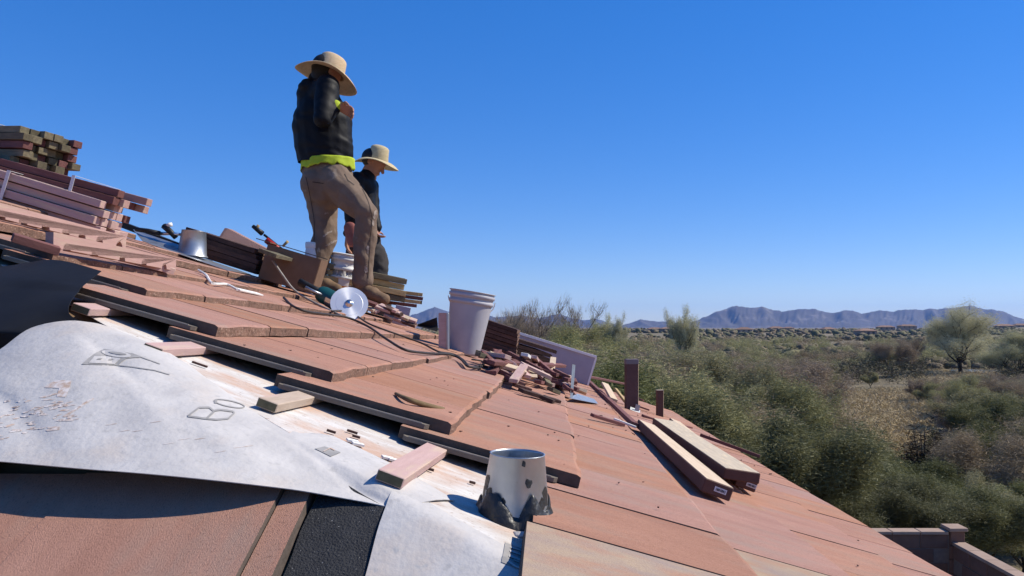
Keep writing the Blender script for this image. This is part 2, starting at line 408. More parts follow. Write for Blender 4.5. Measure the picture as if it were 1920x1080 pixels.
TL, TT, TW = .40, .026, .33
def tile_mesh(name, w, seed, lip=False, top='tile', rough=1.0):
    r = random.Random(seed)
    bm = bmesh.new(); n = max(2, int(round(w/.047)))
    ys = [w*i/n for i in range(n+1)]; ys[-1] -= .0022
    st = [-TL, -.16, -.012, 0.0]
    tg, bg_ = [], []
    ph = r.random()*9
    for i, y in enumerate(ys):
        j = .008*rough*noise.noise(Vector((y*8, ph, 0))) + .0025*rough*(r.random()-.5)
        rowt, rowb = [], []
        for k, x in enumerate(st):
            zz = .0012*noise.noise(Vector((x*6, y*6, ph)))
            if k == 3:
                rowt.append(bm.verts.new((x+j-.002, y, TT-.0035+zz+.0015*rough*(r.random()-.5))))
                rowb.append(bm.verts.new((x+j+.001-.003*r.random(), y, .0-.002*rough*r.random())))
            else:
                rowt.append(bm.verts.new((x+(j*.5 if k == 2 else 0), y, TT+zz)))
                rowb.append(bm.verts.new((x, y, 0)))
        tg.append(rowt); bg_.append(rowb)
    for i in range(n):
        for k in range(3):
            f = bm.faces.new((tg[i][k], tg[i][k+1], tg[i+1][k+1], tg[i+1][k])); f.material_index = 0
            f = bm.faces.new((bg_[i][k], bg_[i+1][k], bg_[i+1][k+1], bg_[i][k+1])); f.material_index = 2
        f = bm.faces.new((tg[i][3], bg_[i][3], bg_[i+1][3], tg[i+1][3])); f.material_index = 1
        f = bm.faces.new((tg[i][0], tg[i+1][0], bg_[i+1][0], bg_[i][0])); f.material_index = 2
    for k in range(3):
        f = bm.faces.new((tg[0][k], bg_[0][k], bg_[0][k+1], tg[0][k+1])); f.material_index = 2
        f = bm.faces.new((tg[n][k], tg[n][k+1], bg_[n][k+1], bg_[n][k])); f.material_index = 2
    if lip:
        lw, lt = .020, .010
        pts = [(-TL+.012, 0), (-.05, 0), (-.05, -lw*.55), (-.058, -lw), (-TL+.02, -lw), (-TL+.012, -lw*.5)]
        lo = [bm.verts.new((x, y+.0005, .0005)) for x, y in pts]; hi = [bm.verts.new((x, y+.0005, lt)) for x, y in pts]
        bm.faces.new(lo).material_index = 3; bm.faces.new(hi[::-1]).material_index = 3
        for i in range(6):
            bm.faces.new((lo[i], lo[(i+1) % 6], hi[(i+1) % 6], hi[i])).material_index = 3
        # the pale bead along the lip
        bm_box(bm, (TL-.09, .0022, .0022), Matrix.Translation((-TL/2-.02, -lw*.86, lt+.0012)), 0, 4)
    bmesh.ops.recalc_face_normals(bm, faces=bm.faces)
    me = bpy.data.meshes.new(name); bm.to_mesh(me); bm.free()
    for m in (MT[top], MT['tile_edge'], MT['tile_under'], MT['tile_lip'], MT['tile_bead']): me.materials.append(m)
    return me
MT['tile_lip'] = mat('tile_lip', (.17, .145, .12), (.13, .11, .09), 20, .9, .4, 100)
MT['tile_bead'] = mat('tile_bead', (.42, .36, .29), (.34, .29, .24), 20, .9)
tile_meshes = [tile_mesh('tile', TW, 10+i) for i in range(7)]
tile_lip = [tile_mesh('tile', TW, 30+i, True) for i in range(3)]
tile_pale = [tile_mesh('tile', TW, 40+i, False, 'tile_pale') for i in range(3)]
_part = {}
def part_tile(w, lip=False):
    k = (round(w, 2), lip)
    if k not in _part: _part[k] = tile_mesh('tile', w, int(w*1000), lip)
    return _part[k]

starts = {1: .86, 2: .66, 3: .48, 4: .29, 0: 1.58, -1: 1.625, -2: 1.735, -3: 1.775, -4: 1.98, -5: 2.03, -6: 2.14, -7: 2.31, -8: 2.5, -9: 2.68, -10: 2.87}
S_T = .281
n_tile = 0
def row_wave(k, y):
    # loose courses ride up and down a little
    return .011*noise.noise(Vector((y*.9, k*1.7, 3.3))) + .003*noise.noise(Vector((y*3, k*2.9, 1.3)))
for k in range(-10, 5):
    xk = .06+.285*k
    y = starts[k]; ye = 6.3+xk-.10
    first = True
    if k in (2, 4): y -= 0
    while y < ye-.08:
        w = TW
        if first and k in (2, 4, 3): w = .20 if k != 3 else .28
        if y+w > ye: w = ye-y
        x = xk + random.uniform(-.004, .004)
        z0 = mz(x, y) + row_wave(k, y) + (.004 if k < 1 else .0) + random.uniform(-.0015, .002); z1 = mz(x, y+w) + row_wave(k, y+w) + (.004 if k < 1 else .0)
        yaw = random.uniform(-.006, .006)
        X = Vector((1, yaw, -S_T)).normalized(); Y = Vector((0, w, z1-z0)); Z = X.cross(Y).normalized(); Y = Z.cross(X).normalized()
        m = Matrix(((X.x, Y.x, Z.x, x), (X.y, Y.y, Z.y, y), (X.z, Y.z, Z.z, z0), (0, 0, 0, 1)))
        if abs(w-TW) > .01: me = part_tile(w, first and k <= 0)
        elif first and k <= 0: me = random.choice(tile_lip)
        elif k >= 1 and y < 1.35 and xk < .8 and random.random() < .75: me = random.choice(tile_pale)
        else: me = random.choice(tile_meshes)
        o = bpy.data.objects.new('tile', me); COL.objects.link(o); world_set(o, m, roof); n_tile += 1
        y += w; first = False
# near slope: courses climb away from the lens
for r in range(-2, 4):
    yt = .85 + .285*r
    edges = [-.42-.33*i for i in range(6)] if r % 2 == 0 else [-.42] + [-.585-.33*i for i in range(6)]
    cols = [(-.42, -.376, -.007)] + [(edges[i+1], edges[i], 0) for i in range(len(edges)-1)]
    for a, b, dlow in cols:
        if yt+.365 > hipy(b): continue
        w = b-a
        me = random.choice(tile_meshes) if abs(w-TW) < .01 else part_tile(w)
        jz = random.uniform(-.002, .003) + dlow
        X = Vector((0, -1, -.473)).normalized(); Y = Vector((1, 0, random.uniform(-.004, .004))); Z = X.cross(Y).normalized(); Y = Z.cross(X)
        m = Matrix(((X.x, Y.x, Z.x, a), (X.y, Y.y, Z.y, yt), (X.z, Y.z, Z.z, nz(a, yt)+.025+jz), (0, 0, 0, 1)))
        o = bpy.data.objects.new('tile', me); COL.objects.link(o); world_set(o, m, roof)

cb_ = bmesh.new(); rc_ = random.Random(12)
for _ in range(170):
    y_ = rc_.uniform(1.0, 5.5); x_ = rc_.uniform(-1.3, 1.15); kk = math.ceil((x_-.06)/.285-1e-6); xk_ = .06+.285*kk
    if y_ < starts.get(kk, 9)+.03 or y_ > 6.1+x_: continue
    zt = mz(xk_, y_)+TT+S_T*(xk_-x_)+.0045; sz_ = rc_.uniform(.0012, .0042)*(1 if y_ < 3 else 1.7)
    bm_box(cb_, (sz_*rc_.uniform(1, 2.6), sz_, sz_*.6), Matrix.Translation((x_, y_, zt)) @ Matrix.Rotation(rc_.uniform(0, 3), 4, 'Z'))
tag(from_bm('debris', cb_, MT['tile_dark']), 'dark crumbs of broken tile strewn over the courses', 'debris', kind='stuff')

# underlayment -------------------------------------------------------
def sheet(name, grid, mats, parent, thick=.0014, label=None):
    """grid[i][j] of points; upper face material 0, lower face material 1"""
    n, m_ = len(grid), len(grid[0])
    V = [p for r in grid for p in r]; Fc = [(i*m_+j, (i+1)*m_+j, (i+1)*m_+j+1, i*m_+j+1) for i in range(n-1) for j in range(m_-1)]
    o = mesh(name, V, Fc, mats, parent, smooth=True)
    md = o.modifiers.new('thickness', 'SOLIDIFY'); md.thickness = thick; md.offset = -1; md.material_offset = 1; md.material_offset_rim = 0
    es_ = o.modifiers.new('edges', 'EDGE_SPLIT'); es_.split_angle = math.radians(50)
    if label: o['label'] = label
    bv = BVHTree.FromPolygons(V, Fc)
    return o, bv

def wrinkle(x, y, s=1.0):
    return s*(.0028*noise.noise(Vector((x*9, y*4, .3))) + .0014*noise.noise(Vector((x*24, y*11, 2.1))))
g1 = []
for i in range(70):
    x = -1.45 + 1.62*i/69; row = []
    for j in range(44):
        w = -.01 + .95*j/43
        y = hipy(x) + w
        row.append(Vector((x, y, min(dz(x, y), nz(x, y)) + .006 + abs(wrinkle(x, y)))))
    g1.append(row)
sh1, bv1 = sheet('underlayment_sheet', g1, [MT['dirty_sheet'], MT['black_sheet']], roof, label='dusty white underlayment exposed beside the tile ends')
g2 = []
for i in range(30):
    x = -.257 + .60*i/29; row = []
    for j in range(40):
        w = -.62 + .66*j/39
        y = hipy(x) + w
        e = .006*noise.noise(Vector((y*9, 1.2, 4))) if i == 0 else 0
        row.append(Vector((x+e, y, min(dz(x, y)+.0075, nz(x, y)+.012) + abs(wrinkle(x, y, .8)))))
    g2.append(row)
sh2, bv2 = sheet('underlayment_sheet', g2, [MT['white_sheet'], MT['black_sheet']], roof, label='clean white underlayment folded over the hip below the vent')
g3 = []
for i in range(12):
    x = -.372 + .125*i/11; row = []
    for j in range(40):
        y = .45 + (hipy(x)-.45-.045)*j/39
        e = .004*noise.noise(Vector((y*14, i*.2, 7)))
        row.append(Vector((x+e, y, nz(x, y)+.009 + .003*noise.noise(Vector((x*20, y*12, 5))))))
    g3.append(row)
sheet('bitumen_strip', g3, [MT['bitumen'], MT['black_sheet']], roof)

# the loose white flap that hangs over the near slope
crest = [(-150, 745, 1.32), (-60, 690, 1.42), (0, 655, 1.47), (60, 614, 1.54), (140, 601, 1.56), (200, 618, 1.55), (270, 650, 1.50), (350, 706, 1.43), (440, 764, 1.36), (540, 815, 1.31), (640, 864, 1.255), (720, 910, 1.20), (778, 946, 1.165)]
lower = [(-180, 855, 1.16), (-80, 860, 1.15), (0, 865, 1.139), (80, 872, 1.13), (160, 879, 1.12), (240, 885, 1.115), (320, 892, 1.112), (400, 900, 1.115), (480, 909, 1.125), (560, 919, 1.145), (640, 933, 1.155), (710, 946, 1.155), (770, 961, 1.148)]
cr = spline([P(*c) for c in crest], 6); lo = spline([P(*c) for c in lower], 6)
g4 = []; NT = 26
for i in range(len(cr)):
    s = i/(len(cr)-1); row = []
    for j in range(NT+5):
        if j <= NT:
            t = j/NT
            p = lo[i].lerp(cr[i], t)
            amp = .014*(1-s)**1.2 + .002
            p = p + Vector((0, -.004, 1))*(amp*math.sin(PI*t)**.9*(.35+.65*t))
            q = noise.noise(Vector((p.x*4+t*2, p.y*5, 2.2)))*.006 + noise.noise(Vector((p.x*12-p.y*14, p.y*4+p.x*3, 6.1)))*.004 - .006*max(0, 1-abs(noise.noise(Vector((p.x*5+p.y*6, p.y*2, 9.4))))*9)
            p = p + Vector((0, 0, q*math.sin(PI*t)))
        else:                                   # beyond the crest the sheet drops back
            d = (j-NT)/4
            p = cr[i] + Vector((.05*d, .10*d, -.055*d*d*(1.0 if s < .75 else .3)))
        row.append(p)
    g4.append(row)
g4 = [list(r) for r in zip(*g4)]
g4 = g4[::-1]
sh4, bv4 = sheet('underlayment_flap', g4, [MT['white_sheet'], MT['black_sheet']], roof, label='loose white underlayment flap with grey printed letters')

# the fold where the sheet is turned back on itself and shows its black side
ca = [(330, 668, 1.60), (270, 643, 1.60), (205, 622, 1.60), (155, 604, 1.60), (131, 590, 1.60), (127, 575, 1.61), (136, 556, 1.64), (155, 536, 1.70), (190, 508, 1.80)]
cb = [(160, 660, 1.56), (100, 640, 1.56), (60, 628, 1.56), (20, 620, 1.56), (2, 612, 1.57), (-4, 592, 1.60), (6, 556, 1.66), (40, 520, 1.74), (100, 487, 1.86)]
cc = [(0, 660, 1.58), (-40, 648, 1.58), (-80, 634, 1.58), (-120, 626, 1.58), (-140, 616, 1.60), (-144, 594, 1.63), (-130, 556, 1.70), (-80, 522, 1.80), (0, 500, 1.92)]
cd = [(-180, 660, 1.66), (-230, 650, 1.65), (-270, 640, 1.64), (-300, 630, 1.64), (-310, 620, 1.66), (-312, 600, 1.70), (-300, 560, 1.78), (-260, 535, 1.88), (-180, 516, 2.0)]
prof = [spline([P(*c) for c in cv], 5) for cv in (ca, cb, cc, cd)]
g5 = []
for i in range(len(prof[0])):
    row = spline([pr[i] for pr in prof], 8)
    row = [p + Vector((0, -.02, .01))*noise.noise(Vector((p.x*5, p.z*5, 1)))*.6 for p in row] if 8 < i < 34 else row
    g5.append(row)
sheet('underlayment_fold', g5, [MT['black_sheet'], MT['white_sheet']], roof, label='underlayment folded back, black underside showing')

# flat print and dust marks laid on the sheets
def prints(name, polys, bvs, parent, material, lift=.0012, sub=1.3, offset=None):
    lift = lift*.95
    """polygons in photo pixels projected onto the sheet they are printed on"""
    bm = bmesh.new()
    for poly in polys:
        vs = [bm.verts.new((u, v, 0)) for u, v in poly]
        try: bm.faces.new(vs)
        except ValueError: continue
    bmesh.ops.triangulate(bm, faces=bm.faces[:])
    for _ in range(4):
        es = [e for e in bm.edges if e.calc_length() > sub*2]
        if not es: break
        bmesh.ops.subdivide_edges(bm, edges=es, cuts=1); bmesh.ops.triangulate(bm, faces=bm.faces[:])
    V, Fc = [], []
    o0 = Vector((0, 0, H)); ok = []
    for v in bm.verts:
        d = (P(v.co.x, v.co.y, 1.0) - o0).normalized(); best = None
        for bv in bvs:
            h = bv.ray_cast(o0, d)
            if h[0] is not None and (best is None or h[3] < best[3]): best = h
        if best is None: V.append(o0); ok.append(False); continue
        nn = best[1] if best[1].dot(d) < 0 else -best[1]
        V.append(best[0]+nn*lift); ok.append(True)
    bm.verts.index_update()
    for f in bm.faces:
        ix = [v.index for v in f.verts]
        if all(ok[i] for i in ix): Fc.append(ix)
    bm.free()
    if not Fc: return None
    if offset is not None: V = [v-offset for v in V]
    return mesh(name, V, Fc, material, parent)
def stroke(pts, w):
    out = []
    for (x0, y0), (x1, y1) in zip(pts[:-1], pts[1:]):
        d = math.hypot(x1-x0, y1-y0) or 1; nx, ny = -(y1-y0)/d*w/2, (x1-x0)/d*w/2
        out.append([(x0+nx, y0+ny), (x1+nx, y1+ny), (x1-nx, y1-ny), (x0-nx, y0-ny)])
    return out
def ell(cx, cy, rx, ry, rot=0, n=18):
    c, s = math.cos(rot), math.sin(rot)
    return [(cx+rx*math.cos(2*PI*i/n)*c-ry*math.sin(2*PI*i/n)*s, cy+rx*math.cos(2*PI*i/n)*s+ry*math.sin(2*PI*i/n)*c) for i in range(n)]
up4 = [bv4, bv1]
prints('printed_logo', [[(153, 684), (165, 673), (180, 662), (196, 655), (222, 659), (246, 663), (264, 671), (250, 671.5), (238, 673), (230, 678), (222, 686), (200, 685)]]
       + stroke([(217, 685.3), (250, 689), (290, 695), (318, 703)], 1.7) + stroke([(246, 663), (275, 674), (300, 683)], 1.6), up4, sh4, MT['print'])
prints('printed_letter', [[(166.5, 682), (177, 669.5), (201, 670), (226, 673), (225, 675.5), (214.5, 684.5), (190, 683)]], up4, sh4, MT['white_sheet'], .0022)
prints('printed_letter', [ell(218, 665, 28, 6.0, .14)], up4, sh4, MT['white_sheet'], .0022)
for pl_ in ([(181, 676), (185, 674), (192, 674), (189, 676.5)], [(202, 677.5), (206, 675), (214, 675.5), (208, 678)], ell(221, 664.6, 17, 2.2, .14, 12)):
    prints('printed_counter', [pl_], up4, sh4, MT['print'], .0032)
prints('printed_letter', stroke([(352, 781), (373, 765), (392, 764.5), (400, 771), (414, 769), (437, 772), (439, 775.5), (428, 785.5), (406, 787.5), (387, 786), (352, 781)], 3.2)
       + stroke([(387, 786), (401, 772.5)], 4.2), up4, sh4, MT['print'])
prints('printed_letter', stroke(ell(430, 757.5, 29, 5.6, .2, 22)+[ell(430, 757.5, 29, 5.6, .2, 22)[0]], 1.8) + [[(401, 753), (407, 749.5), (407, 757), (402, 757)]], up4, sh4, MT['print'])
prints('printed_logo', [[(590, 842), (609, 838), (639, 849), (620, 857)]], up4, sh1, MT['print'])
prints('printed_letter', stroke([(606, 848), (619, 842), (627, 846)], 1.6), up4, sh1, MT['dirty_sheet'], .0022)
up2 = [bv2, bv1]
prints('printed_logo', [[(947, 1018), (985, 1033), (1022, 1046), (1022, 1083), (983, 1072), (940, 1055)]], up2, sh2, MT['print'])
prints('printed_letter', stroke([(956, 1028), (984, 1037), (1018, 1048)], 2.6) + stroke([(955, 1035), (984, 1045), (1018, 1056)], 3.0) + stroke([(954, 1044), (984, 1056), (1018, 1066)], 4.5)
       + stroke([(952, 1054), (966, 1064), (988, 1072), (1018, 1080)], 3.4) + stroke([(962, 1052), (984, 1061), (1018, 1072)], 2.2), up2, sh2, MT['white_sheet'], .0024)
# dusty boot print on the flap
rb = random.Random(3)
marks = [[(83, 727), (95, 718), (108, 713), (134, 714), (131, 728), (123, 745), (106, 744), (111, 728)]]
for q in range(60):
    t = rb.random(); cx = -10 + 150*rb.random(); cy = 752 + 75*rb.random() - .12*cx
    L = 8+14*rb.random(); a = rb.uniform(-.35, -.05)
    marks.append([(x_+rb.uniform(-2.5, 2.5), y_+rb.uniform(-.8, .8)) for x_, y_ in ell(cx, cy, L*.6, .8+1.3*rb.random(), a, 9)])
for q in range(7):
    marks.append(ell(168-q*7, 751+q*4.5, 9, 1.7, -.42, 8))
for q in range(10):
    marks.append(ell(200+30*q+rb.uniform(-10, 10), 800+5*q+rb.uniform(-25, 25), 12, .5, -.15, 7))
prints('dust_print', marks, up4, sh4, MT['dirt'], .0006)['kind'] = 'stuff'

# battens whose cut ends stick out past the tiles, on small shims
def batten_end(u0, v0, u1, v1, material, w=.040, h=.018, lift=.012):
    A = onM(u0, v0, -DECK+lift); B = onM(u1, v1, -DECK+lift)
    B = A + (B-A).normalized()*max((B-A).length, .3)
    L = (B-A).length; bm = bmesh.new(); bm_box(bm, (L, w, h), Matrix.Translation((L/2, 0, h/2)), .0015); bmesh.ops.recalc_face_normals(bm, faces=bm.faces)
    for f in bm.faces: f.material_index = 1 if f.normal.x < -.9 else 0  # near end takes the darker colour, painted as its unlit face
    o = world_set(from_bm('batten', bm, [material, MT['shaded_olive_end']]), frame(A, B, NM), roof)
    C = A + (B-A).normalized()*.07
    beam('batten_shim', C-NM*lift, C-NM*lift+(B-A).normalized()*.03, w*.9, lift-.001, MT['black_plastic'], roof, NM, 0)
    return o
batten_end(283, 664, 450, 655, MT['pink_wood'])
batten_end(148, 587, 330, 588, MT['pink_wood'])
batten_end(497, 768, 640, 738, MT['dusty_wood'])
batten_end(727, 908, 850, 828, MT['pink_wood'], w=.046)
# dark nail heads and scraps on the exposed sheet
for (u, v, L) in [(360, 680, .03), (650, 808, .02), (612, 808, .016), (660, 818, .014), (880, 905, .01), (800, 880, .012), (930, 960, .008)]:
    p = onM(u, v, -DECK+.010)
    beam('tile_scrap', p, p+Vector((L, .004, GX*L)), .006, .004, MT['tile_dark'], roof, NM, 0)
for (u, v) in [(650, 826), (660, 832), (728, 862), (716, 858)]:
    p = onM(u, v, -DECK+.010); beam('paper_scrap', p, p+Vector((.018, .012, GX*.018)), .012, .004, MT['white_edge'], roof, NM, 0)

# ------------------------------------------------------------------ things on the roof
# vent pipe with tarred collar
vb = onM(964, 972, -DECK+.008)
vent = tag(empty('vent_pipe', vb), 'short galvanised vent cone smeared with black tar on white underlayment', 'vent')
tilt = Matrix.Rotation(math.radians(3), 4, 'Y')
bm = bmesh.new()
lathe(bm, [(.061, 0), (.0595, .02), (.0475, .112), (.0485, .1135), (.0462, .1138), (.0457, .110), (.057, .01)], 40, tilt)
from_bm('cone', bm, MT['galv'], vent, True)
bm = bmesh.new(); prof_t = []
lathe(bm, [(.074, -.008), (.071, .010), (.0645, .022), (.0615, .030), (.0590, .033)], 110, tilt)
for v in bm.verts:
    a = math.atan2(v.co.y, v.co.x); q = noise.noise(Vector((math.cos(a)*1.7, math.sin(a)*1.7, v.co.z*12)))+.12*noise.noise(Vector((math.cos(a)*6, math.sin(a)*6, 4)))
    if v.co.z > .02: v.co.z += .034*q + .012*math.cos(a+.3)
    r_ = 1 + .07*q if v.co.z < .02 else 1+.02*abs(q)
    v.co.x *= r_; v.co.y *= r_
from_bm('tar_collar', bm, MT['tar'], vent, True)
def cone_patch(name, ang, z, size, seed, material):
    """thin blot wrapped on the cone"""
    r = random.Random(seed); bm = bmesh.new(); n = 12; vs = []
    c = bm.verts.new((0, 0, 0)); pts = []
    for i in range(n):
        rr = size*(.7+.4*r.random()); pts.append((rr*math.cos(2*PI*i/n), rr*math.sin(2*PI*i/n)*1.25))
    vs = [bm.verts.new((p[0], p[1], 0)) for p in pts]
    for i in range(n): bm.faces.new((c, vs[i], vs[(i+1) % n]))
    for v in bm.verts:
        zz = z+v.co.y; R = .0612-.128*zz*.95+.0008; a = ang+v.co.x/.056
        v.co = tilt @ Vector((R*math.cos(a), R*math.sin(a), zz))
    return from_bm(name, bm, material, vent)
for (a, z, s, sd) in [(-2.75, .065, .012, 1), (-1.12, .072, .007, 2), (-1.30, .104, .0045, 3), (-2.45, .05, .010, 4), (-.35, .045, .013, 5), (-2.95, .045, .012, 6), (-.6, .035, .010, 8), (-1.9, .04, .006, 9)]:
    cone_patch('tar_blot', a, z, s, sd, MT['tar'])
bm = bmesh.new(); tube(bm, [(.004, -.095, -.004), (.04, -.085, -.016), (.075, -.06, -.026)], [.012, .014, .006], 8)
bmesh.ops.scale(bm, vec=(1, 1, .35), verts=bm.verts[:]); from_bm('tar_smear', bm, MT['white_sheet'], vent, True)

def up_lift(u, v, l): return onM(u, v, l)
# the three lengths of lumber
def lumber(A, B, w, h, top, label, stick=None, roll=0.0, flip=False):
    root = tag(empty('lumber', A), label, 'lumber', 'lengths of lumber near the eave')
    up = NM.copy()
    if roll: up = Matrix.Rotation(roll, 3, (B-A).normalized()) @ up
    L = (B-A).length; fr = frame(A, B, up)
    bm = bmesh.new(); bm_box(bm, (L, w, h), Matrix.Translation((L/2, 0, h/2)), .003)
    bmesh.ops.recalc_face_normals(bm, faces=bm.faces)
    for f in bm.faces: f.material_index = 0 if abs(f.normal.z) > .9 else 1
    o = from_bm('plank', bm, [MT[top], MT['red_paint']]); world_set(o, fr, root)
    if stick is not None:
        bm = bmesh.new(); bm_box(bm, (.0015, .036, .014), Matrix.Translation((-.0012, stick, h*.52)))
        o = from_bm('tag', bm, MT['label']); world_set(o, fr, root)
        for q in range(7):
            bm = bmesh.new(); bm_box(bm, (.001, .0016 + .0012*(q % 3), .007), Matrix.Translation((-.0024, stick-.013+q*.0043, h*.52)))
            o2 = from_bm('tag_print', bm, MT['ink']); world_set(o2, fr, root)
    return root
A1 = onM(1341, 931, .022); B1 = onM(1207, 806, .022)
lumber(A1, B1, .086, .040, 'pale_wood', 'pale plank with red-brown painted edge, long shadow on its left', -.008)
A3 = onM(1396, 917, .022); B3 = onM(1262, 797, .022)
lumber(A3, B3, .074, .038, 'pale_wood', 'lowest painted plank, its tagged end peeping out under the weathered plank', -.018)
A2 = onM(1390, 903, .060); B2 = onM(1243, 799, .052)
lumber(A2, B2, .118, .036, 'grey_wood', 'grey weathered plank lying on top of two painted planks', None, -.20)

# uprights near the eave
pb = onM(1184, 770, .012)
post = tag(empty('post', pb), 'tall dark brown wooden upright with flashing foot beside the planks', 'post')
bm = bmesh.new(); bm_box(bm, (.088, .040, .35), Matrix.Rotation(.22, 4, 'Z') @ Matrix.Translation((0, 0, .175)), .002)
bmesh.ops.recalc_face_normals(bm, faces=bm.faces)
for f in bm.faces: f.material_index = 1 if f.normal.x > .6 else 0  # right face painted paler to stand for its sunlit side
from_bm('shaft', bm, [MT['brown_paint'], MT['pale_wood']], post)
bm = bmesh.new(); bm_box(bm, (.090, .042, .035), Matrix.Rotation(.22, 4, 'Z') @ Matrix.Translation((0, 0, .333)), .002); from_bm('grey_cap', bm, MT['grey_paint'], post)
bm = bmesh.new(); bm_box(bm, (.07, .035, .004), Matrix.Translation((.02, -.04, .008)) @ Matrix.Rotation(.37, 4, 'Y') @ Matrix.Rotation(.5, 4, 'X'), 0)
bm_box(bm, (.03, .004, .05), Matrix.Translation((.035, -.04, .02)) @ Matrix.Rotation(.2, 4, 'Y'), 0); from_bm('flashing_foot', bm, MT['galv'], post)
pb2 = onM(1237, 782, .012)
post2 = tag(empty('post', pb2), 'short thin brown stake standing right of the tall upright', 'post')
bm = bmesh.new(); bm_box(bm, (.050, .034, .20), Matrix.Rotation(.2, 4, 'Z') @ Matrix.Translation((0, 0, .10)), .002)
bmesh.ops.recalc_face_normals(bm, faces=bm.faces)
for f in bm.faces: f.material_index = 1 if f.normal.x > .6 else 0  # sunlit right side put into the colour as a pale face
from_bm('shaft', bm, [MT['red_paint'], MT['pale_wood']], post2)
bm = bmesh.new(); bm_box(bm, (.052, .036, .004), Matrix.Rotation(.2, 4, 'Z') @ Matrix.Translation((0, 0, .2025)), 0); from_bm('top', bm, MT['grey_wood'], post2)

# loose boards and sticks, each on its own
def loose(name, a, b, w, h, material, label, cat, l0=.024, l1=None, up=None, group=None):
    A = onM(*a, l0); B = onM(*b, l0 if l1 is None else l1)
    return tag(beam(name, A, B, w, h, MT[material], None, up or NM), label, cat, group)
loose('trim_board', (1312, 818), (1424, 859), .028, .020, 'pink_dark', 'thin dark red trim board poking over the eave', 'board', .026, .034)
loose('batten', (1060, 700), (1192, 725), .040, .022, 'pink_dark', 'dark red batten running from the scrap heap to the tall upright', 'batten', .05, .04)
loose('batten', (1098, 712), (1188, 800), .038, .022, 'pink_dark', 'dark batten slanting down to the foot of the tall upright', 'batten', .03, .026)
loose('board', (1150, 752), (1133, 722), .055, .018, 'pale_wood', 'pale fresh board propped just left of the tall upright', 'board', .03, .10)
loose('board', (1172, 756), (1152, 730), .050, .016, 'yellow_wood', 'yellowish board propped behind the pale one at the upright', 'board', .03, .10)
loose('stick', (1109, 781), (1168, 799), .026, .014, 'pink_dark', 'dark flat stick lying alone on tiles below the scraps', 'stick')
loose('stick', (1150, 787), (1192, 803), .016, .010, 'white_edge', 'thin whitish strip at the foot of the tall upright', 'stick')
loose('stick', (1196, 748), (1206, 752), .03, .012, 'pink_dark', 'small dark chip right behind the tall upright', 'scrap')
loose('stick', (1196, 763), (1216, 770), .024, .012, 'pink_dark', 'dark sliver between the tall upright and the stake', 'scrap')
loose('stick', (1204, 781), (1236, 792), .03, .014, 'pink_dark', 'dark strip at the far end of the planks', 'scrap')
loose('stick', (1276, 798), (1296, 803), .022, .010, 'pink_dark', 'curled dark chip above the weathered plank', 'scrap')
bm = bmesh.new(); pts = spline([onM(742, 738, .020), onM(765, 749, .032), onM(800, 760, .028), onM(831, 768, .022)], 6)
tube(bm, pts, [.004+.0025*min(1, i/6) for i in range(len(pts))], 6)
tag(from_bm('bent_stick', bm, MT['stick'], None, True), 'bent olive twig lying on the large near tile', 'stick')
# sheet-metal offcuts by the scraps
def metal_bit(name, pix, lift, label, t=.0015):
    pts = [onM(u, v, l) for (u, v), l in zip(pix, lift)]
    n = len(pts); V = pts + [p-NM*t for p in pts]
    Fc = [tuple(range(n)), tuple(range(2*n-1, n-1, -1))] + [(i, i+n, (i+1) % n+n, (i+1) % n) for i in range(n)]
    return tag(mesh(name, V, Fc, MT['galv']), label, 'flashing')
metal_bit('metal_offcut', [(1066, 746), (1082, 738), (1114, 748), (1122, 757)], [.026, .045, .034, .026], 'bent metal flashing offcut at the lower end of the scrap heap')
metal_bit('metal_offcut', [(1069, 745), (1074, 745), (1079, 684), (1073, 683)], [.03, .03, .20, .20], 'narrow upright metal strip in front of the lilac-shaded board')

# scrap heap of batten offcuts
rs = random.Random(21)
def heap(u0, v0, u1, v1, n, spread, height, label, group, lmin=.07, lmax=.24, mats=('pink_wood', 'pink_dark', 'pink_dark', 'pink_dark', 'olive_wood', 'pale_wood')):
    for i in range(n):
        t = rs.random(); dv = rs.gauss(0, spread)
        c = onM(u0+(u1-u0)*t, v0+(v1-v0)*t+dv, .028)
        c.z += height*rs.random()*max(.1, 1-abs(dv)/(2.2*spread))
        a = rs.uniform(0, PI); tl = rs.uniform(-.35, .35)
        d = Vector((math.cos(a), math.sin(a), GX*math.cos(a)+tl*.6)).normalized()
        L = rs.uniform(lmin, lmax)
        lift = abs(d.z-GX*d.x)*L/2; c.z += lift
        up = (NM + Vector((rs.uniform(-.5, .5), rs.uniform(-.5, .5), 0))).normalized()
        m = rs.choice(mats)
        tag(beam('batten_offcut', c-d*L/2, c+d*L/2, rs.choice((.038, .042, .05)), rs.choice((.018, .02, .022)), MT[m], None, up), label, 'offcut', group)
heap(915, 688, 1068, 732, 62, 8, .09, 'short batten offcut tossed in the scrap heap below the grey bucket', 'offcuts heaped below the grey bucket')
heap(1040, 720, 1075, 742, 8, 4, .06, 'short batten offcut tossed in the scrap heap below the grey bucket', 'offcuts heaped below the grey bucket')
loose('batten', (919, 683), (1056, 688), .040, .020, 'pink_dark', 'long dark red batten laid across the top of the scrap heap', 'batten', .075, .13)
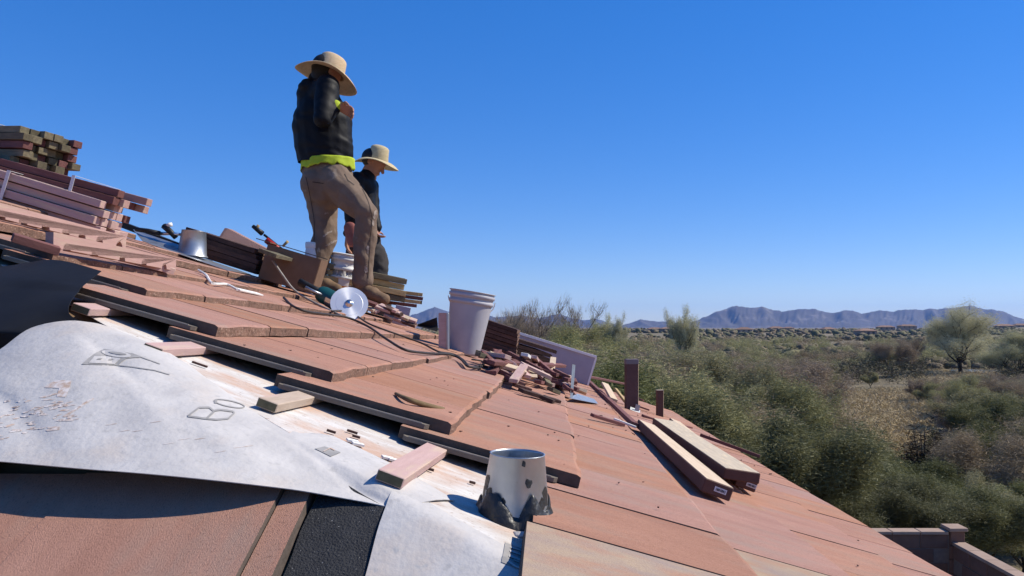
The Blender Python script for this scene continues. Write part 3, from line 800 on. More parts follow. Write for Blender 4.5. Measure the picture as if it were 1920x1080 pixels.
for (a, b, l0, l1, m, lab) in [((962, 718), (983, 688), .04, .10, 'pink_wood', 'pink offcut leaning near the middle of the scrap heap'),
                               ((1000, 672), (1012, 692), .15, .08, 'pink_wood', 'lilac pink offcut standing up behind the crossing batten'),
                               ((1037, 674), (1032, 710), .16, .05, 'pale_wood', 'cream offcut upright at the right end of the crossing batten'),
                               ((983, 668), (1004, 684), .15, .09, 'white_edge', 'pale lilac offcut slanting above the crossing batten'),
                               ((1066, 690), (1076, 664), .10, .20, 'pink_dark', 'brown square offcut tipped up against the lilac-shaded board'),
                               ((1000, 690), (1028, 716), .10, .06, 'pink_wood', 'broad pink offcut sloping down the front of the heap')]:
    loose('batten_offcut', a, b, .040, .018, m, lab, 'offcut', l0, l1, Vector((.1, -.6, .8)))
# loose tiles near the heap edge and dark shards
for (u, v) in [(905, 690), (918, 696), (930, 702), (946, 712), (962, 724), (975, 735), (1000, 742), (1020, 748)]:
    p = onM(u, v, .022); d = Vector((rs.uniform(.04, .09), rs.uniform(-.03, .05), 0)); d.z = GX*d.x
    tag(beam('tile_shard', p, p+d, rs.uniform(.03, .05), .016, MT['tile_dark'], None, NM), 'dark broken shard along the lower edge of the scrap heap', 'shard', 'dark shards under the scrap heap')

# tall grey-white bucket
def bucket(name, base, h, r0, r1, material, label, tilt_m, rings=((.80, .86), (.90, .96)), band=None, lid=False, handle=True):
    root = tag(empty(name, base), label, 'bucket')
    R = lambda t: r0+(r1-r0)*t
    prof = [(r0*.9, 0), (r0, .006)]
    for t in np.linspace(.04, .78, 8): prof.append((R(t), h*t))
    for a, b in rings:
        prof += [(R(a), h*a), (R(a)+.007, h*a+.002), (R(b)+.007, h*b-.002), (R(b), h*b)]
    prof += [(R(.985), h*.985), (R(1)+.006, h*.988), (R(1)+.006, h), (R(1)-.002, h)]
    if not lid: prof += [(R(1)-.004, h*.98), (r0-.004, .012), (.0005, .011)]
    else: prof += [(R(1)-.01, h+.004), (.0005, h+.004)]
    bm = bmesh.new(); lathe(bm, [(.0005, 0)]+prof, 48, tilt_m); from_bm('shell', bm, material, root, True)
    if band:
        bm = bmesh.new(); lathe(bm, [(R(band[0])+.001, h*band[0]), (R(band[1])+.001, h*band[1])], 48, tilt_m); from_bm('colour_band', bm, MT['orange'], root, True)
    if handle:
        bm = bmesh.new(); rr = R(.9)+.012
        tube(bm, [tilt_m @ Vector((rr*math.cos(t), -rr*math.sin(t)*.25-rr*.55*math.sin(t), h*.86-math.sin(t)*.10)) for t in np.linspace(0, PI, 16)] if False else
             [tilt_m @ Vector((rr*math.cos(t), rr*abs(math.sin(t)), h*.88-.10*math.sin(t))) for t in np.linspace(0, PI, 16)], .0025, 6)
        from_bm('handle', bm, MT['steel'], root, True)
    return root
bb = onM(868, 664, .012)
bucket('bucket', bb, .375, .098, .132, MT['bucket'], 'empty grey-white plastic bucket standing tilted on the tiles', Matrix.Rotation(math.radians(9), 4, 'Y'))

# upright strip of flashing and a small raised lap left of the bucket
A = onM(822, 655, .01)
fl = tag(empty('flashing_angle', A), 'upright L-shaped flashing strip touching the grey bucket', 'flashing')
bm = bmesh.new(); bm_box(bm, (.042, .003, .20), Matrix.Translation((.022, 0, .10)), 0); from_bm('wing', bm, MT['pink_wood'], fl)
bm = bmesh.new(); bm_box(bm, (.012, .045, .20), Matrix.Translation((.05, .015, .10)), .002); from_bm('fold', bm, MT['galv'], fl)
g6 = []
for i in range(9):
    s = i/8
    lo_ = P(782+38*s, 611+10*s, 5.3); hi_ = P(782+38*s, 609-14*s, 5.35)
    g6.append([lo_.lerp(hi_, j/5) + Vector((0, .02*math.sin(j), 0)) for j in range(6)])
sheet('underlayment_lap', g6, [MT['black_sheet'], MT['black_sheet']], roof, .003)

# tile stacks beyond the bucket, their shade put into a darker colour
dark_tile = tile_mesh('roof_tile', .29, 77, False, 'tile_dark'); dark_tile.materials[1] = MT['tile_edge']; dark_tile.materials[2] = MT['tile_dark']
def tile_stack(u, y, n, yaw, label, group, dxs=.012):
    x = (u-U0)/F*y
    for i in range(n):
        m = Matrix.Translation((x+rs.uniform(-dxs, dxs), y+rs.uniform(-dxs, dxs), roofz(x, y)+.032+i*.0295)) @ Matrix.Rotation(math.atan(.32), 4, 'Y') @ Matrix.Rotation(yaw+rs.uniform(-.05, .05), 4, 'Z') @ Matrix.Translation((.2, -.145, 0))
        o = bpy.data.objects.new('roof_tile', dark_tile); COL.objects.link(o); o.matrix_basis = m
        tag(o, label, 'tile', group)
tile_stack(922, 5.45, 8, 0.0, 'shade-darkened flat tile in the taller stack just right of the bucket', 'taller tile stack right of the bucket')
tile_stack(980, 5.62, 6, .5, 'shade-darkened flat tile in the skewed stack beside the lilac-shaded board', 'skewed tile stack by the lilac board', .03)
# white board on edge, its shade and lit rims put into the colours
A = P(905, 662, 6.15); B = P(1100, 722, 6.15)
pb_ = tag(empty('panel_board', A), 'white board standing on edge behind the scraps, shade and lit rims painted in', 'board')
o = beam('face_panel', A, B, .018, .235, MT['board'], pb_, (0, 0, 1)); fr = frame(A, B)
Lb = (B-A).length
bm = bmesh.new(); bm_box(bm, (Lb+.02, .034, .020), Matrix.Translation((Lb/2, -.003, .2455)), 0); world_set(from_bm('lit_top_rim', bm, MT['lit_rim_white']), fr, pb_)
bm = bmesh.new(); bm_box(bm, (.016, .024, .236), Matrix.Translation((Lb+.008, 0, .118)) , 0); world_set(from_bm('lit_end_rim', bm, MT['lit_rim_white']), fr, pb_)

# angle grinder
gc = P(655, 569, 3.92); gn = Vector((.28, -.86, .42)).normalized()
gr = tag(empty('angle_grinder', onM(640, 600, .01)), 'green angle grinder with large bright diamond disc lying on the tiles', 'grinder')
def wset(bm, name, m, material, smooth=True):
    o = from_bm(name, bm, material, None, smooth); return world_set(o, m, gr)
dm = gn.to_track_quat('Z', 'Y').to_matrix().to_4x4(); dm.translation = gc
bm = bmesh.new(); lathe(bm, [(.0005, -.0012), (.096, -.0012), (.0965, 0), (.096, .0012), (.070, .0012), (.069, .0018), (.030, .0018), (.0005, .0018)], 64)
for v in bm.verts:
    r_ = math.hypot(v.co.x, v.co.y)
    if r_ > .094: v.co.x *= 1+.006*((int(math.atan2(v.co.y, v.co.x)*10)) % 2); v.co.y *= 1+.006*((int(math.atan2(v.co.y, v.co.x)*10)) % 2)
disc_m = mat('disc_steel', (.74, .75, .76), (.66, .67, .68), 4, .42, metallic=.45)
nt = disc_m.node_tree; bs = nt.nodes['Principled BSDF']; bs.inputs['Anisotropic'].default_value = .75
tg_ = nt.nodes.new('ShaderNodeTangent'); tg_.direction_type = 'RADIAL'; tg_.axis = 'Z'; nt.links.new(tg_.outputs[0], bs.inputs['Tangent'])
wset(bm, 'cutting_disc', dm, disc_m, False)
bm = bmesh.new(); lathe(bm, [(.022, .002), (.021, .006), (.012, .007), (.012, .013), (.0005, .013)], 24); wset(bm, 'flange_nut', dm, MT['steel'])
ax = (P(573, 527, 4.02)-P(648, 566, 3.98)).normalized()
gm = frame(gc - gn*.055, gc - gn*.055 + ax, -gn)
bm = bmesh.new(); lathe(bm, [(.0005, -.05), (.030, -.045), (.043, -.02), (.047, .03), (.044, .06), (.046, .07), (.047, .16), (.042, .18), (.036, .19), (.0005, .192)], 24, Matrix.Rotation(PI/2, 4, 'Y')); wset(bm, 'motor_body', gm, MT['green_plastic'])
bm = bmesh.new(); tube(bm, [(.17, 0, 0), (.22, 0, -.004), (.27, 0, -.004), (.31, 0, 0)], [.036, .026, .027, .030], 16); bmesh.ops.scale(bm, vec=(1, .75, 1), verts=bm.verts[:]); wset(bm, 'rear_handle', gm, MT['black_plastic'])
bm = bmesh.new()   # bright gear cover and guard on the upper side
lathe(bm, [(.0485, .03), (.0485, .12), (.047, .125), (.046, .125), (.046, .03)], 24, Matrix.Rotation(PI/2, 4, 'Y'))
bmesh.ops.delete(bm, geom=[v for v in bm.verts if v.co.y > -.018], context='VERTS'); wset(bm, 'gear_cover', gm, MT['steel'])
bm = bmesh.new(); tube(bm, [(.15, -.02, -.035), (.19, -.03, -.05), (.24, -.035, -.055)], [.008, .007, .010], 8); wset(bm, 'side_handle', gm, MT['galv'])
def cord(name, pix, r, material, label, lift=.038):
    px = spline([Vector((u, v, 0)) for u, v in pix], 6); bm = bmesh.new()
    tube(bm, [onM(p.x, p.y, lift) for p in px], r, 6)
    return tag(from_bm(name, bm, MT[material], None, True), label, 'cord')
cord('power_cord', [(532, 558), (548, 573), (575, 584), (610, 589), (650, 595), (690, 612), (725, 636), (760, 656), (800, 662), (840, 664), (862, 672), (876, 686), (893, 688), (908, 682)], .0055, 'cord', 'dark cord winding over the courses to the bucket foot')
cord('power_cord', [(622, 583), (645, 583), (665, 590), (690, 606), (720, 618), (760, 632), (792, 644), (822, 659), (850, 664), (870, 676), (880, 687), (900, 690), (905, 678), (885, 674)], .0045, 'cord', 'second dark cord from the disc to the bucket foot')
pts = spline([P(511, 488, 3.95), P(530, 516, 3.95), P(552, 544, 3.95), onM(585, 565, .03), onM(615, 580, .03), onM(640, 592, .03)], 6)
bm = bmesh.new(); tube(bm, pts, .006, 6); tag(from_bm('air_hose', bm, MT['cord_grey'], None, True), 'stiff grey hose bowing up beside the cardboard box', 'hose')
pts = [onM(372, 506, .028), onM(386, 515, .03), onM(398, 531, .03), onM(425, 533, .03), onM(445, 543, .03)]
bm = bmesh.new(); tube(bm, spline(pts, 4), .005, 6)
b0, b1 = onM(443, 543, .028), onM(487, 553, .028)
ms = frame(b0, b1, NM); bm_box(bm, ((b1-b0).length, .035, .006), ms @ Matrix.Translation(((b1-b0).length/2, 0, .003)), .001)
tag(from_bm('strap_scrap', bm, MT['white_edge'], None), 'kinked white packing strap on the upper courses', 'strap')

# cardboard box
c0 = P(484, 541, 4.2); x0 = c0.x
cbx = tag(empty('cardboard_box', (x0, 4.2, roofz(x0+.0, 4.25)+.03)), 'brown open cardboard box left of the standing man', 'box')
rotb = Matrix.Rotation(math.atan(.30), 4, 'Y') @ Matrix.Rotation(.12, 4, 'Z')
bw, bd, bh, bt = .30, .22, .20, .005
for nm, sz, ce in [('front_panel', (bw, bt, bh), (bw/2, 0, bh/2)), ('back_panel', (bw, bt, bh), (bw/2, bd, bh/2)), ('side_panel', (bt, bd-.006, bh), (0, bd/2, bh/2)), ('side_panel', (bt, bd-.006, bh), (bw, bd/2, bh/2)), ('bottom_panel', (bw-.012, bd-.006, bt), (bw/2, bd/2, bt)),
                   ('flap', (bw-.01, .09, bt), (bw/2, bd+.04, bh+.012)), ('flap', (.08, bd-.02, bt), (-.035, bd/2, bh+.010))]:
    bm = bmesh.new(); bm_box(bm, sz, rotb @ Matrix.Translation(ce), 0); from_bm(nm, bm, MT['cardboard'], cbx)

# hip cap tiles
def hip_cap(base, m, label, material):
    bm = bmesh.new(); L, w, hgt, t = .46, .12, .17, .020
    sec = [(-w, 0), (-.045, hgt), (.045, hgt), (w, 0), (w-t*1.2, 0), (.045-t*.7, hgt-t), (-.045+t*.7, hgt-t), (-w+t*1.2, 0)]
    rings = []
    for x, s in ((0, 1.0), (.015, 1.03), (L*.5, .93), (L, .86)): rings.append([bm.verts.new((x, y*s, z*s)) for y, z in sec])
    n = len(sec)
    for a, b in zip(rings[:-1], rings[1:]):
        for i in range(n): bm.faces.new((a[i], a[(i+1) % n], b[(i+1) % n], b[i]))
    bm.faces.new(rings[0][::-1]); bm.faces.new(rings[-1])
    o = from_bm('hip_cap_tile', bm, MT[material]); o.matrix_basis = Matrix.Translation(base) @ m
    return tag(o, label, 'tile')
MT['cap_tile'] = mat('cap_tile', (.34, .21, .18), (.28, .165, .14), 9, .9, .5, 160)
hx = P(405, 474, 4.5)
hip_cap(hx + Vector((.0, .0, -.01)), Matrix.Rotation(math.atan(.44), 4, 'Y') @ Matrix.Rotation(.1, 4, 'Z'), 'pinkish hip cap tile tipped on its side behind the cardboard box', 'cap_tile')

tile_stack(428, 4.36, 5, .1, 'shade-darkened tile stacked under the pinkish hip cap tile', 'tiles under the hip cap')
# roof jack (flashing cone on a plate)
jx = P(360, 478, 4.0); jz = roofz(jx.x, 4.0)
jack = tag(empty('flashing_jack', (jx.x, 4.0, jz+.025)), 'shiny flashing cone on a square metal plate up on the roof', 'flashing')
rj = Matrix.Rotation(math.atan(.34), 4, 'Y')
bm = bmesh.new(); lathe(bm, [(.080, .002), (.072, .012), (.060, .135), (.0615, .137), (.0585, .137), (.066, .012)], 32, rj @ Matrix.Rotation(-.25, 4, 'Y')); from_bm('cone', bm, MT['galv'], jack, True)
bm = bmesh.new(); bm_box(bm, (.44, .30, .002), rj @ Matrix.Translation((.05, 0, .001)), 0); from_bm('plate', bm, MT['galv'], jack)
# dark tools beside it
tb = P(300, 442, 4.0)
tl_ = tag(empty('roofing_tool', tb), 'black handled roofing tool lying left of the shiny cone', 'tool')
for nm, a, b, r0, r1, m in [('handle', (255, 430), (300, 438), .012, .014, 'black_plastic'), ('shank', (300, 438), (342, 440), .010, .008, 'steel'), ('head', (308, 424), (330, 446), .018, .014, 'black_plastic'), ('tip', (312, 424), (322, 421), .010, .012, 'white_edge')]:
    bm = bmesh.new(); tube(bm, [P(*a, 4.0)-tb, P((a[0]+b[0])/2, (a[1]+b[1])/2-1, 3.99)-tb, P(*b, 4.0)-tb], [r0, (r0+r1)/2, r1], 8); from_bm(nm, bm, MT[m], tl_, True)
metal_sh = [P(250, 430, 4.05), P(345, 462, 4.0), P(350, 478, 3.92), P(268, 452, 3.9)]
V = metal_sh + [p-Vector((0, 0, .003)) for p in metal_sh]
tag(mesh('metal_sheet', V, [(0, 1, 2, 3), (7, 6, 5, 4)] + [(i, i+4, (i+1) % 4+4, (i+1) % 4) for i in range(4)], MT['galv']), 'flat metal sheet under the black tool', 'flashing')
loose('dark_board', (232, 428), (352, 474), .06, .035, 'black_plastic', 'dark board edge below the metal sheet', 'board', .02)
# red clamp and black bracket on the cap tile
rc = P(515, 460, 4.4)
clamp = tag(empty('caulk_gun', rc), 'red caulking tool resting behind the cardboard box', 'tool')
for nm, a, b, r0, r1, m in [('barrel', (500, 450), (530, 474), .020, .020, 'red'), ('frame', (495, 440), (545, 480), .007, .007, 'black_plastic'), ('trigger', (530, 462), (540, 452), .007, .009, 'yellow_wood'), ('nozzle', (474, 424), (492, 438), .011, .016, 'black_plastic'), ('cap', (485, 422), (480, 430), .009, .010, 'yellow_wood')]:
    bm = bmesh.new(); tube(bm, [P(*a, 4.38)-rc, P((a[0]+b[0])/2, (a[1]+b[1])/2, 4.38)-rc, P(*b, 4.38)-rc], [r0, (r0+r1)/2, r1], 10); from_bm(nm, bm, MT[m], clamp, True)
loose('trim_board', (500, 478), (566, 493), .09, .02, 'olive_wood', 'dark trim board across the top of the cardboard box', 'board', .19, .19)

# buckets and jug by the standing man
bx = P(630, 560, 5.05); bucket('paint_bucket', (bx.x, 5.10, roofz(bx.x, 5.10)+.03), .40, .085, .105, MT['bucket_white'], 'white bucket with orange band between the standing man and the battens', Matrix.Rotation(.16, 4, 'Y'), rings=((.58, .62), (.72, .78), (.88, .93)), band=(.36, .46), lid=True, handle=False)
bx = P(655, 520, 5.25); bucket('pail', (bx.x, 5.30, roofz(bx.x, 5.30)+.02), .30, .07, .085, MT['board'], 'pale bluish pail half hidden behind the orange-banded bucket', Matrix.Rotation(.1, 4, 'Y'), rings=((.86, .92),), handle=False)
jxx = P(582, 500, 4.85)
jug = tag(empty('white_jug', (jxx.x, 4.85, roofz(jxx.x, 4.85)+.02)), 'narrow white canister with cap behind the cardboard box', 'canister')
bm = bmesh.new(); hj = P(582, 465, 4.85).z-roofz(jxx.x, 4.85)-.02
lathe(bm, [(.0005, 0), (.036, 0), (.038, .01), (.037, hj*.85), (.028, hj)], 20, close=False); from_bm('body', bm, MT['bucket_white'], jug, True)
bm = bmesh.new(); lathe(bm, [(.030, hj-.002), (.032, hj+.004), (.032, hj+.034), (.028, hj+.038), (.0005, hj+.038)], 20); from_bm('cap', bm, MT['white_edge'], jug, True)

# strapped bundles of battens
def bundle(label, o0, d, nx, nz_, w, h, L, mats, jit=.06, strap_at=(), up=NM, gap=.002, endcap=None, seed=1):
    r = random.Random(seed); d = Vector(d).normalized(); fr0 = frame(o0, Vector(o0)+d, up)
    root = tag(empty('batten_bundle', o0), label, 'battens', 'strapped bundles of battens')
    for k in range(nz_):
        sh = r.uniform(-.02, .02)
        for i in range(nx):
            e = r.uniform(-jit, jit)
            A = fr0 @ Vector((-L+e, (i-(nx-1)/2)*(w+gap)+sh, k*(h+gap))); B = fr0 @ Vector((e, (i-(nx-1)/2)*(w+gap)+sh, k*(h+gap)))
            beam('batten', A, B, w, h*r.uniform(.9, 1.0), MT[r.choice(mats)], root, fr0.to_3x3() @ Vector((0, 0, 1)))
    W = nx*(w+gap)+.045; Hh = nz_*(h+gap)
    for s in strap_at:
        bm = bmesh.new()
        for sz, ce in [((.016, .0016, Hh+.006), (s, -W/2, Hh/2)), ((.016, .0016, Hh+.006), (s, W/2, Hh/2)), ((.016, W, .0016), (s, 0, Hh+.004)), ((.016, W, .0016), (s, 0, -.004))]:
            bm_box(bm, sz, Matrix.Translation(ce), 0)
        world_set(from_bm('strap', bm, MT['label']), fr0, root)
    return root
dn = Vector((1, .12, -.31))
bundle('weathered olive batten bundle topmost at the upper corner of the roof', P(84, 320, 3.5), Vector((.85, -.5, -.13)), 6, 5, .040, .034, .9, ['olive_wood', 'olive_wood', 'pink_dark'], .045, (-.24,), up=Vector((.2, 0, 1)), seed=4)
bundle('brown batten bundle with pale cut ends below the olive bundle', P(226, 388, 3.41), Vector((1, -.1, -.27)), 6, 2, .040, .036, 1.2, ['pink_dark', 'pink_dust', 'yellow_wood', 'olive_wood'], .10, (-.14,), up=Vector((.27, 0, 1)), seed=5)
bundle('pink batten bundle crossed by shadows beneath the brown bundle', P(200, 442, 3.36), Vector((1, -.05, -.30)), 5, 4, .040, .036, 1.1, ['pink_wood', 'pink_wood', 'pink_wood', 'pink_dark'], .04, (-.42,), up=Vector((.3, 0, 1)), seed=6)
bundle('yellowish new batten bundle behind the standing man', P(752, 566, 5.25), Vector((1, .35, -.20)), 4, 4, .045, .040, .62, ['yellow_wood', 'yellow_wood', 'olive_wood'], .012, (), up=Vector((.2, 0, 1)), seed=8)
bundle('short dark batten bundle jutting out beside the yellowish one', P(783, 577, 5.35), Vector((1, .2, -.12)), 3, 4, .035, .026, .3, ['olive_wood', 'yellow_wood', 'pink_dark'], .03, (), up=Vector((.12, 0, 1)), seed=9)

# long pink counter battens with drain notches on the lower edge
def notched(a, b, y0, y1, hgt, label, n, seed):
    A = onM(*a, .045); B = onM(*b, .045); L = (B-A).length; bm = bmesh.new(); r = random.Random(seed)
    xs = sorted(L*(i+.5+r.uniform(-.12, .12))/n for i in range(n)); pts = [(0, 0)]
    for x in xs:
        rr = hgt*.36
        pts += [(x-rr, 0)] + [(x-rr*math.cos(t), rr*1.25*math.sin(t)) for t in np.linspace(0, PI, 9)[1:-1]] + [(x+rr, 0)]
    pts += [(L, 0), (L, hgt), (0, hgt)]
    f0 = [bm.verts.new((x, 0, z)) for x, z in pts]; f1 = [bm.verts.new((x, .022, z)) for x, z in pts]
    bm.faces.new(f0[::-1]); bm.faces.new(f1)
    for i in range(len(pts)): bm.faces.new((f0[i], f0[(i+1) % len(pts)], f1[(i+1) % len(pts)], f1[i]))
    bmesh.ops.triangulate(bm, faces=[f for f in bm.faces if len(f.verts) > 4])
    o = from_bm('notched_batten', bm, MT['pink_dust']); o.matrix_basis = frame(A, B)
    return tag(o, label, 'batten')
notched((-70, 392), (236, 466), 3.25, 3.30, .046, 'upper pink batten with arched drain notches below the bundles', 8, 3)
notched((100, 464), (330, 508), 3.22, 3.28, .042, 'lower pink batten with arched drain notches ending near the metal plate', 5, 4)
for (a, b, lab) in [((20, 452), (108, 478), 'dark batten end tucked under the notched battens, upper'), ((218, 487), (318, 512), 'pink dusty batten lying along the courses under the notched ones')]:
    loose('batten', a, b, .04, .022, 'pink_dark' if a[0] < 100 else 'pink_wood', lab, 'batten', .03)
# pink offcuts under the standing man's boot
for q in range(16):
    t = rs.random(); c = P(693+70*t, 574+28*t+rs.uniform(-9, 8), 4.55); a = rs.uniform(-.5, 1.2); d = Vector((math.cos(a), -math.sin(a)*.6, -.35*math.cos(a)))
    L = rs.uniform(.06, .15); c.z = max(c.z, roofz(c.x, c.y)+.035)
    tag(beam('batten_offcut', c-d*L/2, c+d*L/2, .035, .018, MT[rs.choice(('pink_wood', 'pink_wood', 'pink_dark', 'pale_wood', 'tile_dark'))], None, Vector((rs.uniform(-.4, .4), -.4, 1))), 'pink and dark offcut in the small pile under the standing man’s boot'.replace('’', "'"), 'offcut', 'offcuts under the boot')
a_ = P(722, 600, 4.7); b_ = P(765, 610, 4.75)
tag(beam('block', P(735, 606, 4.7), P(763, 612, 4.72), .02, .12, MT['board'], None, (0.3, 0, 1)), 'pale block end standing right of the boot offcuts', 'block')

# ------------------------------------------------------------------ people
def cap(bm, p0, r0, p1, r1, sq=None, segs=16):
    """tapered capsule; sq = (direction, factor) squashes the section"""
    p0, p1 = Vector(p0), Vector(p1); ax_ = (p1-p0); L = ax_.length or 1e-4; ax_ = ax_/L
    ref = Vector((0, 0, 1)) if abs(ax_.z) < .9 else Vector((1, 0, 0))
    a = (ref-ax_*ref.dot(ax_)).normalized(); b = ax_.cross(a)
    prof = [(p0, r0, -PI/2+i*PI/12) for i in range(1, 6)] + [(p0, r0, 0.0)] + [(p1, r1, 0.0)] + [(p1, r1, i*PI/12) for i in range(1, 6)]
    rings = []
    for c, r, t in prof:
        cc = c+ax_*r*math.sin(t); rr = r*math.cos(t); ring = []
        for k in range(segs):
            v = (a*math.cos(2*PI*k/segs)+b*math.sin(2*PI*k/segs))*rr
            if sq is not None:
                dd = Vector(sq[0]).normalized(); v = v + dd*v.dot(dd)*(sq[1]-1)
            ring.append(bm.verts.new(cc+v))
        rings.append(ring)
    for A, B in zip(rings[:-1], rings[1:]):
        for k in range(segs): bm.faces.new((A[k], A[(k+1) % segs], B[(k+1) % segs], B[k]))
    bm.faces.new(rings[0][::-1]); bm.faces.new(rings[-1])

def blob(bm, c, r, mtx=None, segs=20):
    r_ = bmesh.ops.create_uvsphere(bm, u_segments=segs, v_segments=segs//2, radius=1.0)
    m = Matrix.Translation(c) @ (mtx or Matrix.Identity(4)) @ Matrix.Diagonal((*r, 1))
    bmesh.ops.transform(bm, matrix=m, verts=r_['verts'])

def fuse(name, bm, material, parent, vox=.012, smooth=5, wr=0.0, wscale=(10, 10, 10), seed=0, cut=None, plane=None):
    """union the overlapping volumes into one continuous skin, then crease it"""
    bmesh.ops.recalc_face_normals(bm, faces=bm.faces)
    me = bpy.data.meshes.new(name); bm.to_mesh(me); bm.free()
    tmp = bpy.data.objects.new('tmp', me); COL.objects.link(tmp)
    md = tmp.modifiers.new('r', 'REMESH'); md.mode = 'VOXEL'; md.voxel_size = vox
    ms_ = tmp.modifiers.new('s', 'SMOOTH'); ms_.factor = .5; ms_.iterations = smooth
    dg = bpy.context.evaluated_depsgraph_get(); dg.update()
    me2 = bpy.data.meshes.new_from_object(tmp.evaluated_get(dg))
    bpy.data.objects.remove(tmp); bpy.data.meshes.remove(me)
    me2.name = name
    if cut is not None:
        b2 = bmesh.new(); b2.from_mesh(me2)
        bmesh.ops.delete(b2, geom=[f for f in b2.faces if cut(f.calc_center_median())], context='FACES')
        b2.to_mesh(me2); b2.free()
    if plane is not None:
        b2 = bmesh.new(); b2.from_mesh(me2)
        bmesh.ops.bisect_plane(b2, geom=b2.verts[:]+b2.edges[:]+b2.faces[:], plane_co=plane[0], plane_no=plane[1], clear_outer=False, clear_inner=True)
        b2.to_mesh(me2); b2.free()
    if wr:
        n = len(me2.vertices); co = np.empty(n*3); no = np.empty(n*3)
        me2.vertices.foreach_get('co', co); me2.vertices.foreach_get('normal', no)
        co = co.reshape(-1, 3); no = no.reshape(-1, 3)
        d = np.array([-.55*max(0, 1-3.5*abs(noise.noise(Vector((c[0]*wscale[0]*.7+c[2]*7, c[1]*wscale[1]*.7, c[2]*wscale[2]*.5-c[0]*4+seed+20))))) + noise.noise(Vector((c[0]*wscale[0], c[1]*wscale[1], c[2]*wscale[2]+seed))) + .5*noise.noise(Vector((c[0]*wscale[0]*2.3+c[2]*14, c[1]*wscale[1]*2, c[2]*wscale[2]*2+seed))) for c in co])
        co += no*(d*wr)[:, None]; me2.vertices.foreach_set('co', co.ravel())
    me2.materials.clear(); me2.materials.append(material)
    me2.polygons.foreach_set('use_smooth', np.ones(len(me2.polygons), dtype=bool)); me2.update()
    o = bpy.data.objects.new(name, me2); return link(o, parent)

def hat(parent, c, axis_m, rb, rc, hc, droop, material, pinch=.0):
    bm = bmesh.new(); prof = [(rb, -droop), (rb+.003, -droop+.003), (rb, -droop+.006)]
    for t in np.linspace(.92, 0, 8): prof.append((rc+(rb-rc)*t, -droop*t*t+.006))
    for t in np.linspace(.05, .8, 6): prof.append((rc*(1-.16*t), .006+hc*t))
    for t in np.linspace(.25, 1, 6)*PI/2: prof.append((rc*.84*math.cos(t)*.98+.0006, .006+hc*(.8+.2*math.sin(t))))
    inner = []
    for t in np.linspace(0, 1, 8)[::-1]: inner.append((rc*.97+(rb-rc*.97)*t, -droop*t*t))
    lathe(bm, prof, 48); lathe(bm, [(rb, -droop)] + inner[1:] + [(rc*.82, hc*.8), (.001, hc*.95)], 48)
    for v in bm.verts:
        r_ = math.hypot(v.co.x, v.co.y); a = math.atan2(v.co.y, v.co.x)
        if r_ > rc*1.05: v.co.z += (-.30*droop*math.cos(2*a) + .008*math.sin(3*a+1))*((r_-rc)/(rb-rc))**2
        elif v.co.z > hc*.5:
            f = (v.co.z-hc*.5)/(hc*.5); v.co.z -= pinch*f*max(0, 1-abs(v.co.y)/(rc*.5)); v.co.y *= 1-.18*f
    bmesh.ops.remove_doubles(bm, verts=bm.verts[:], dist=.0008)
    bmesh.ops.transform(bm, matrix=Matrix.Translation(c) @ axis_m, verts=bm.verts[:])
    h_ = from_bm('straw_hat', bm, material, parent, True)
    bm = bmesh.new(); lathe(bm, [(rc*1.01, .010), (rc*.985, .030)], 40); bmesh.ops.transform(bm, matrix=Matrix.Translation(c) @ axis_m, verts=bm.verts[:])
    from_bm('hat_band', bm, MT['straw_dull'], h_, True)
    return h_

def boot(bm, ankle, toe_dir, s=1.0):
    t = Vector(toe_dir).normalized(); a = Vector(ankle)
    cap(bm, a+Vector((0, 0, .09*s)), .056*s, a, .054*s)
    cap(bm, a+Vector((0, 0, -.045*s))-t*.035*s, .046*s, a+Vector((0, 0, -.045*s))+t*.08*s, .050*s)
    cap(bm, a+Vector((0, 0, -.05*s))+t*.08*s, .046*s, a+Vector((0, 0, -.055*s))+t*.165*s, .040*s)

def hand(bm, wrist, d, side, curl=.9, s=1.0):
    """palm, four fingers and a thumb; d points along the hand, side is the palm-width axis"""
    d = Vector(d).normalized(); sd = Vector(side); sd = (sd-d*sd.dot(d)).normalized(); nrm = d.cross(sd)
    w = Vector(wrist)
    cap(bm, w, .027*s, w+d*.03*s, .028*s, (nrm, .7)); 
    for q in (-1, -.33, .33, 1): cap(bm, w+d*.02*s+sd*.012*q*s, .017*s, w+d*.085*s+sd*.028*q*s, .0125*s)
    for q, L in zip((-1, -.33, .33, 1), (.066, .078, .074, .058)):
        p = w+d*.088*s+sd*.029*q*s; dd = d.copy()
        for k, fr_ in enumerate((.45, .32, .23)):
            dd = (dd*math.cos(curl*.75)+nrm*math.sin(curl*.75)).normalized(); p2 = p+dd*L*fr_*s
            cap(bm, p, (.0105-.001*k)*s, p2, (.0098-.001*k)*s, segs=10); p = p2
    p = w+d*.03*s+sd*.028*s; dd = (d*.5+sd*.6+nrm*.45).normalized(); p2 = p+dd*.038*s; cap(bm, p, .0135*s, p2, .0115*s, segs=10)
    dd = (d*.8+nrm*.6).normalized(); cap(bm, p2, .0115*s, p2+dd*.032*s, .0095*s, segs=10)

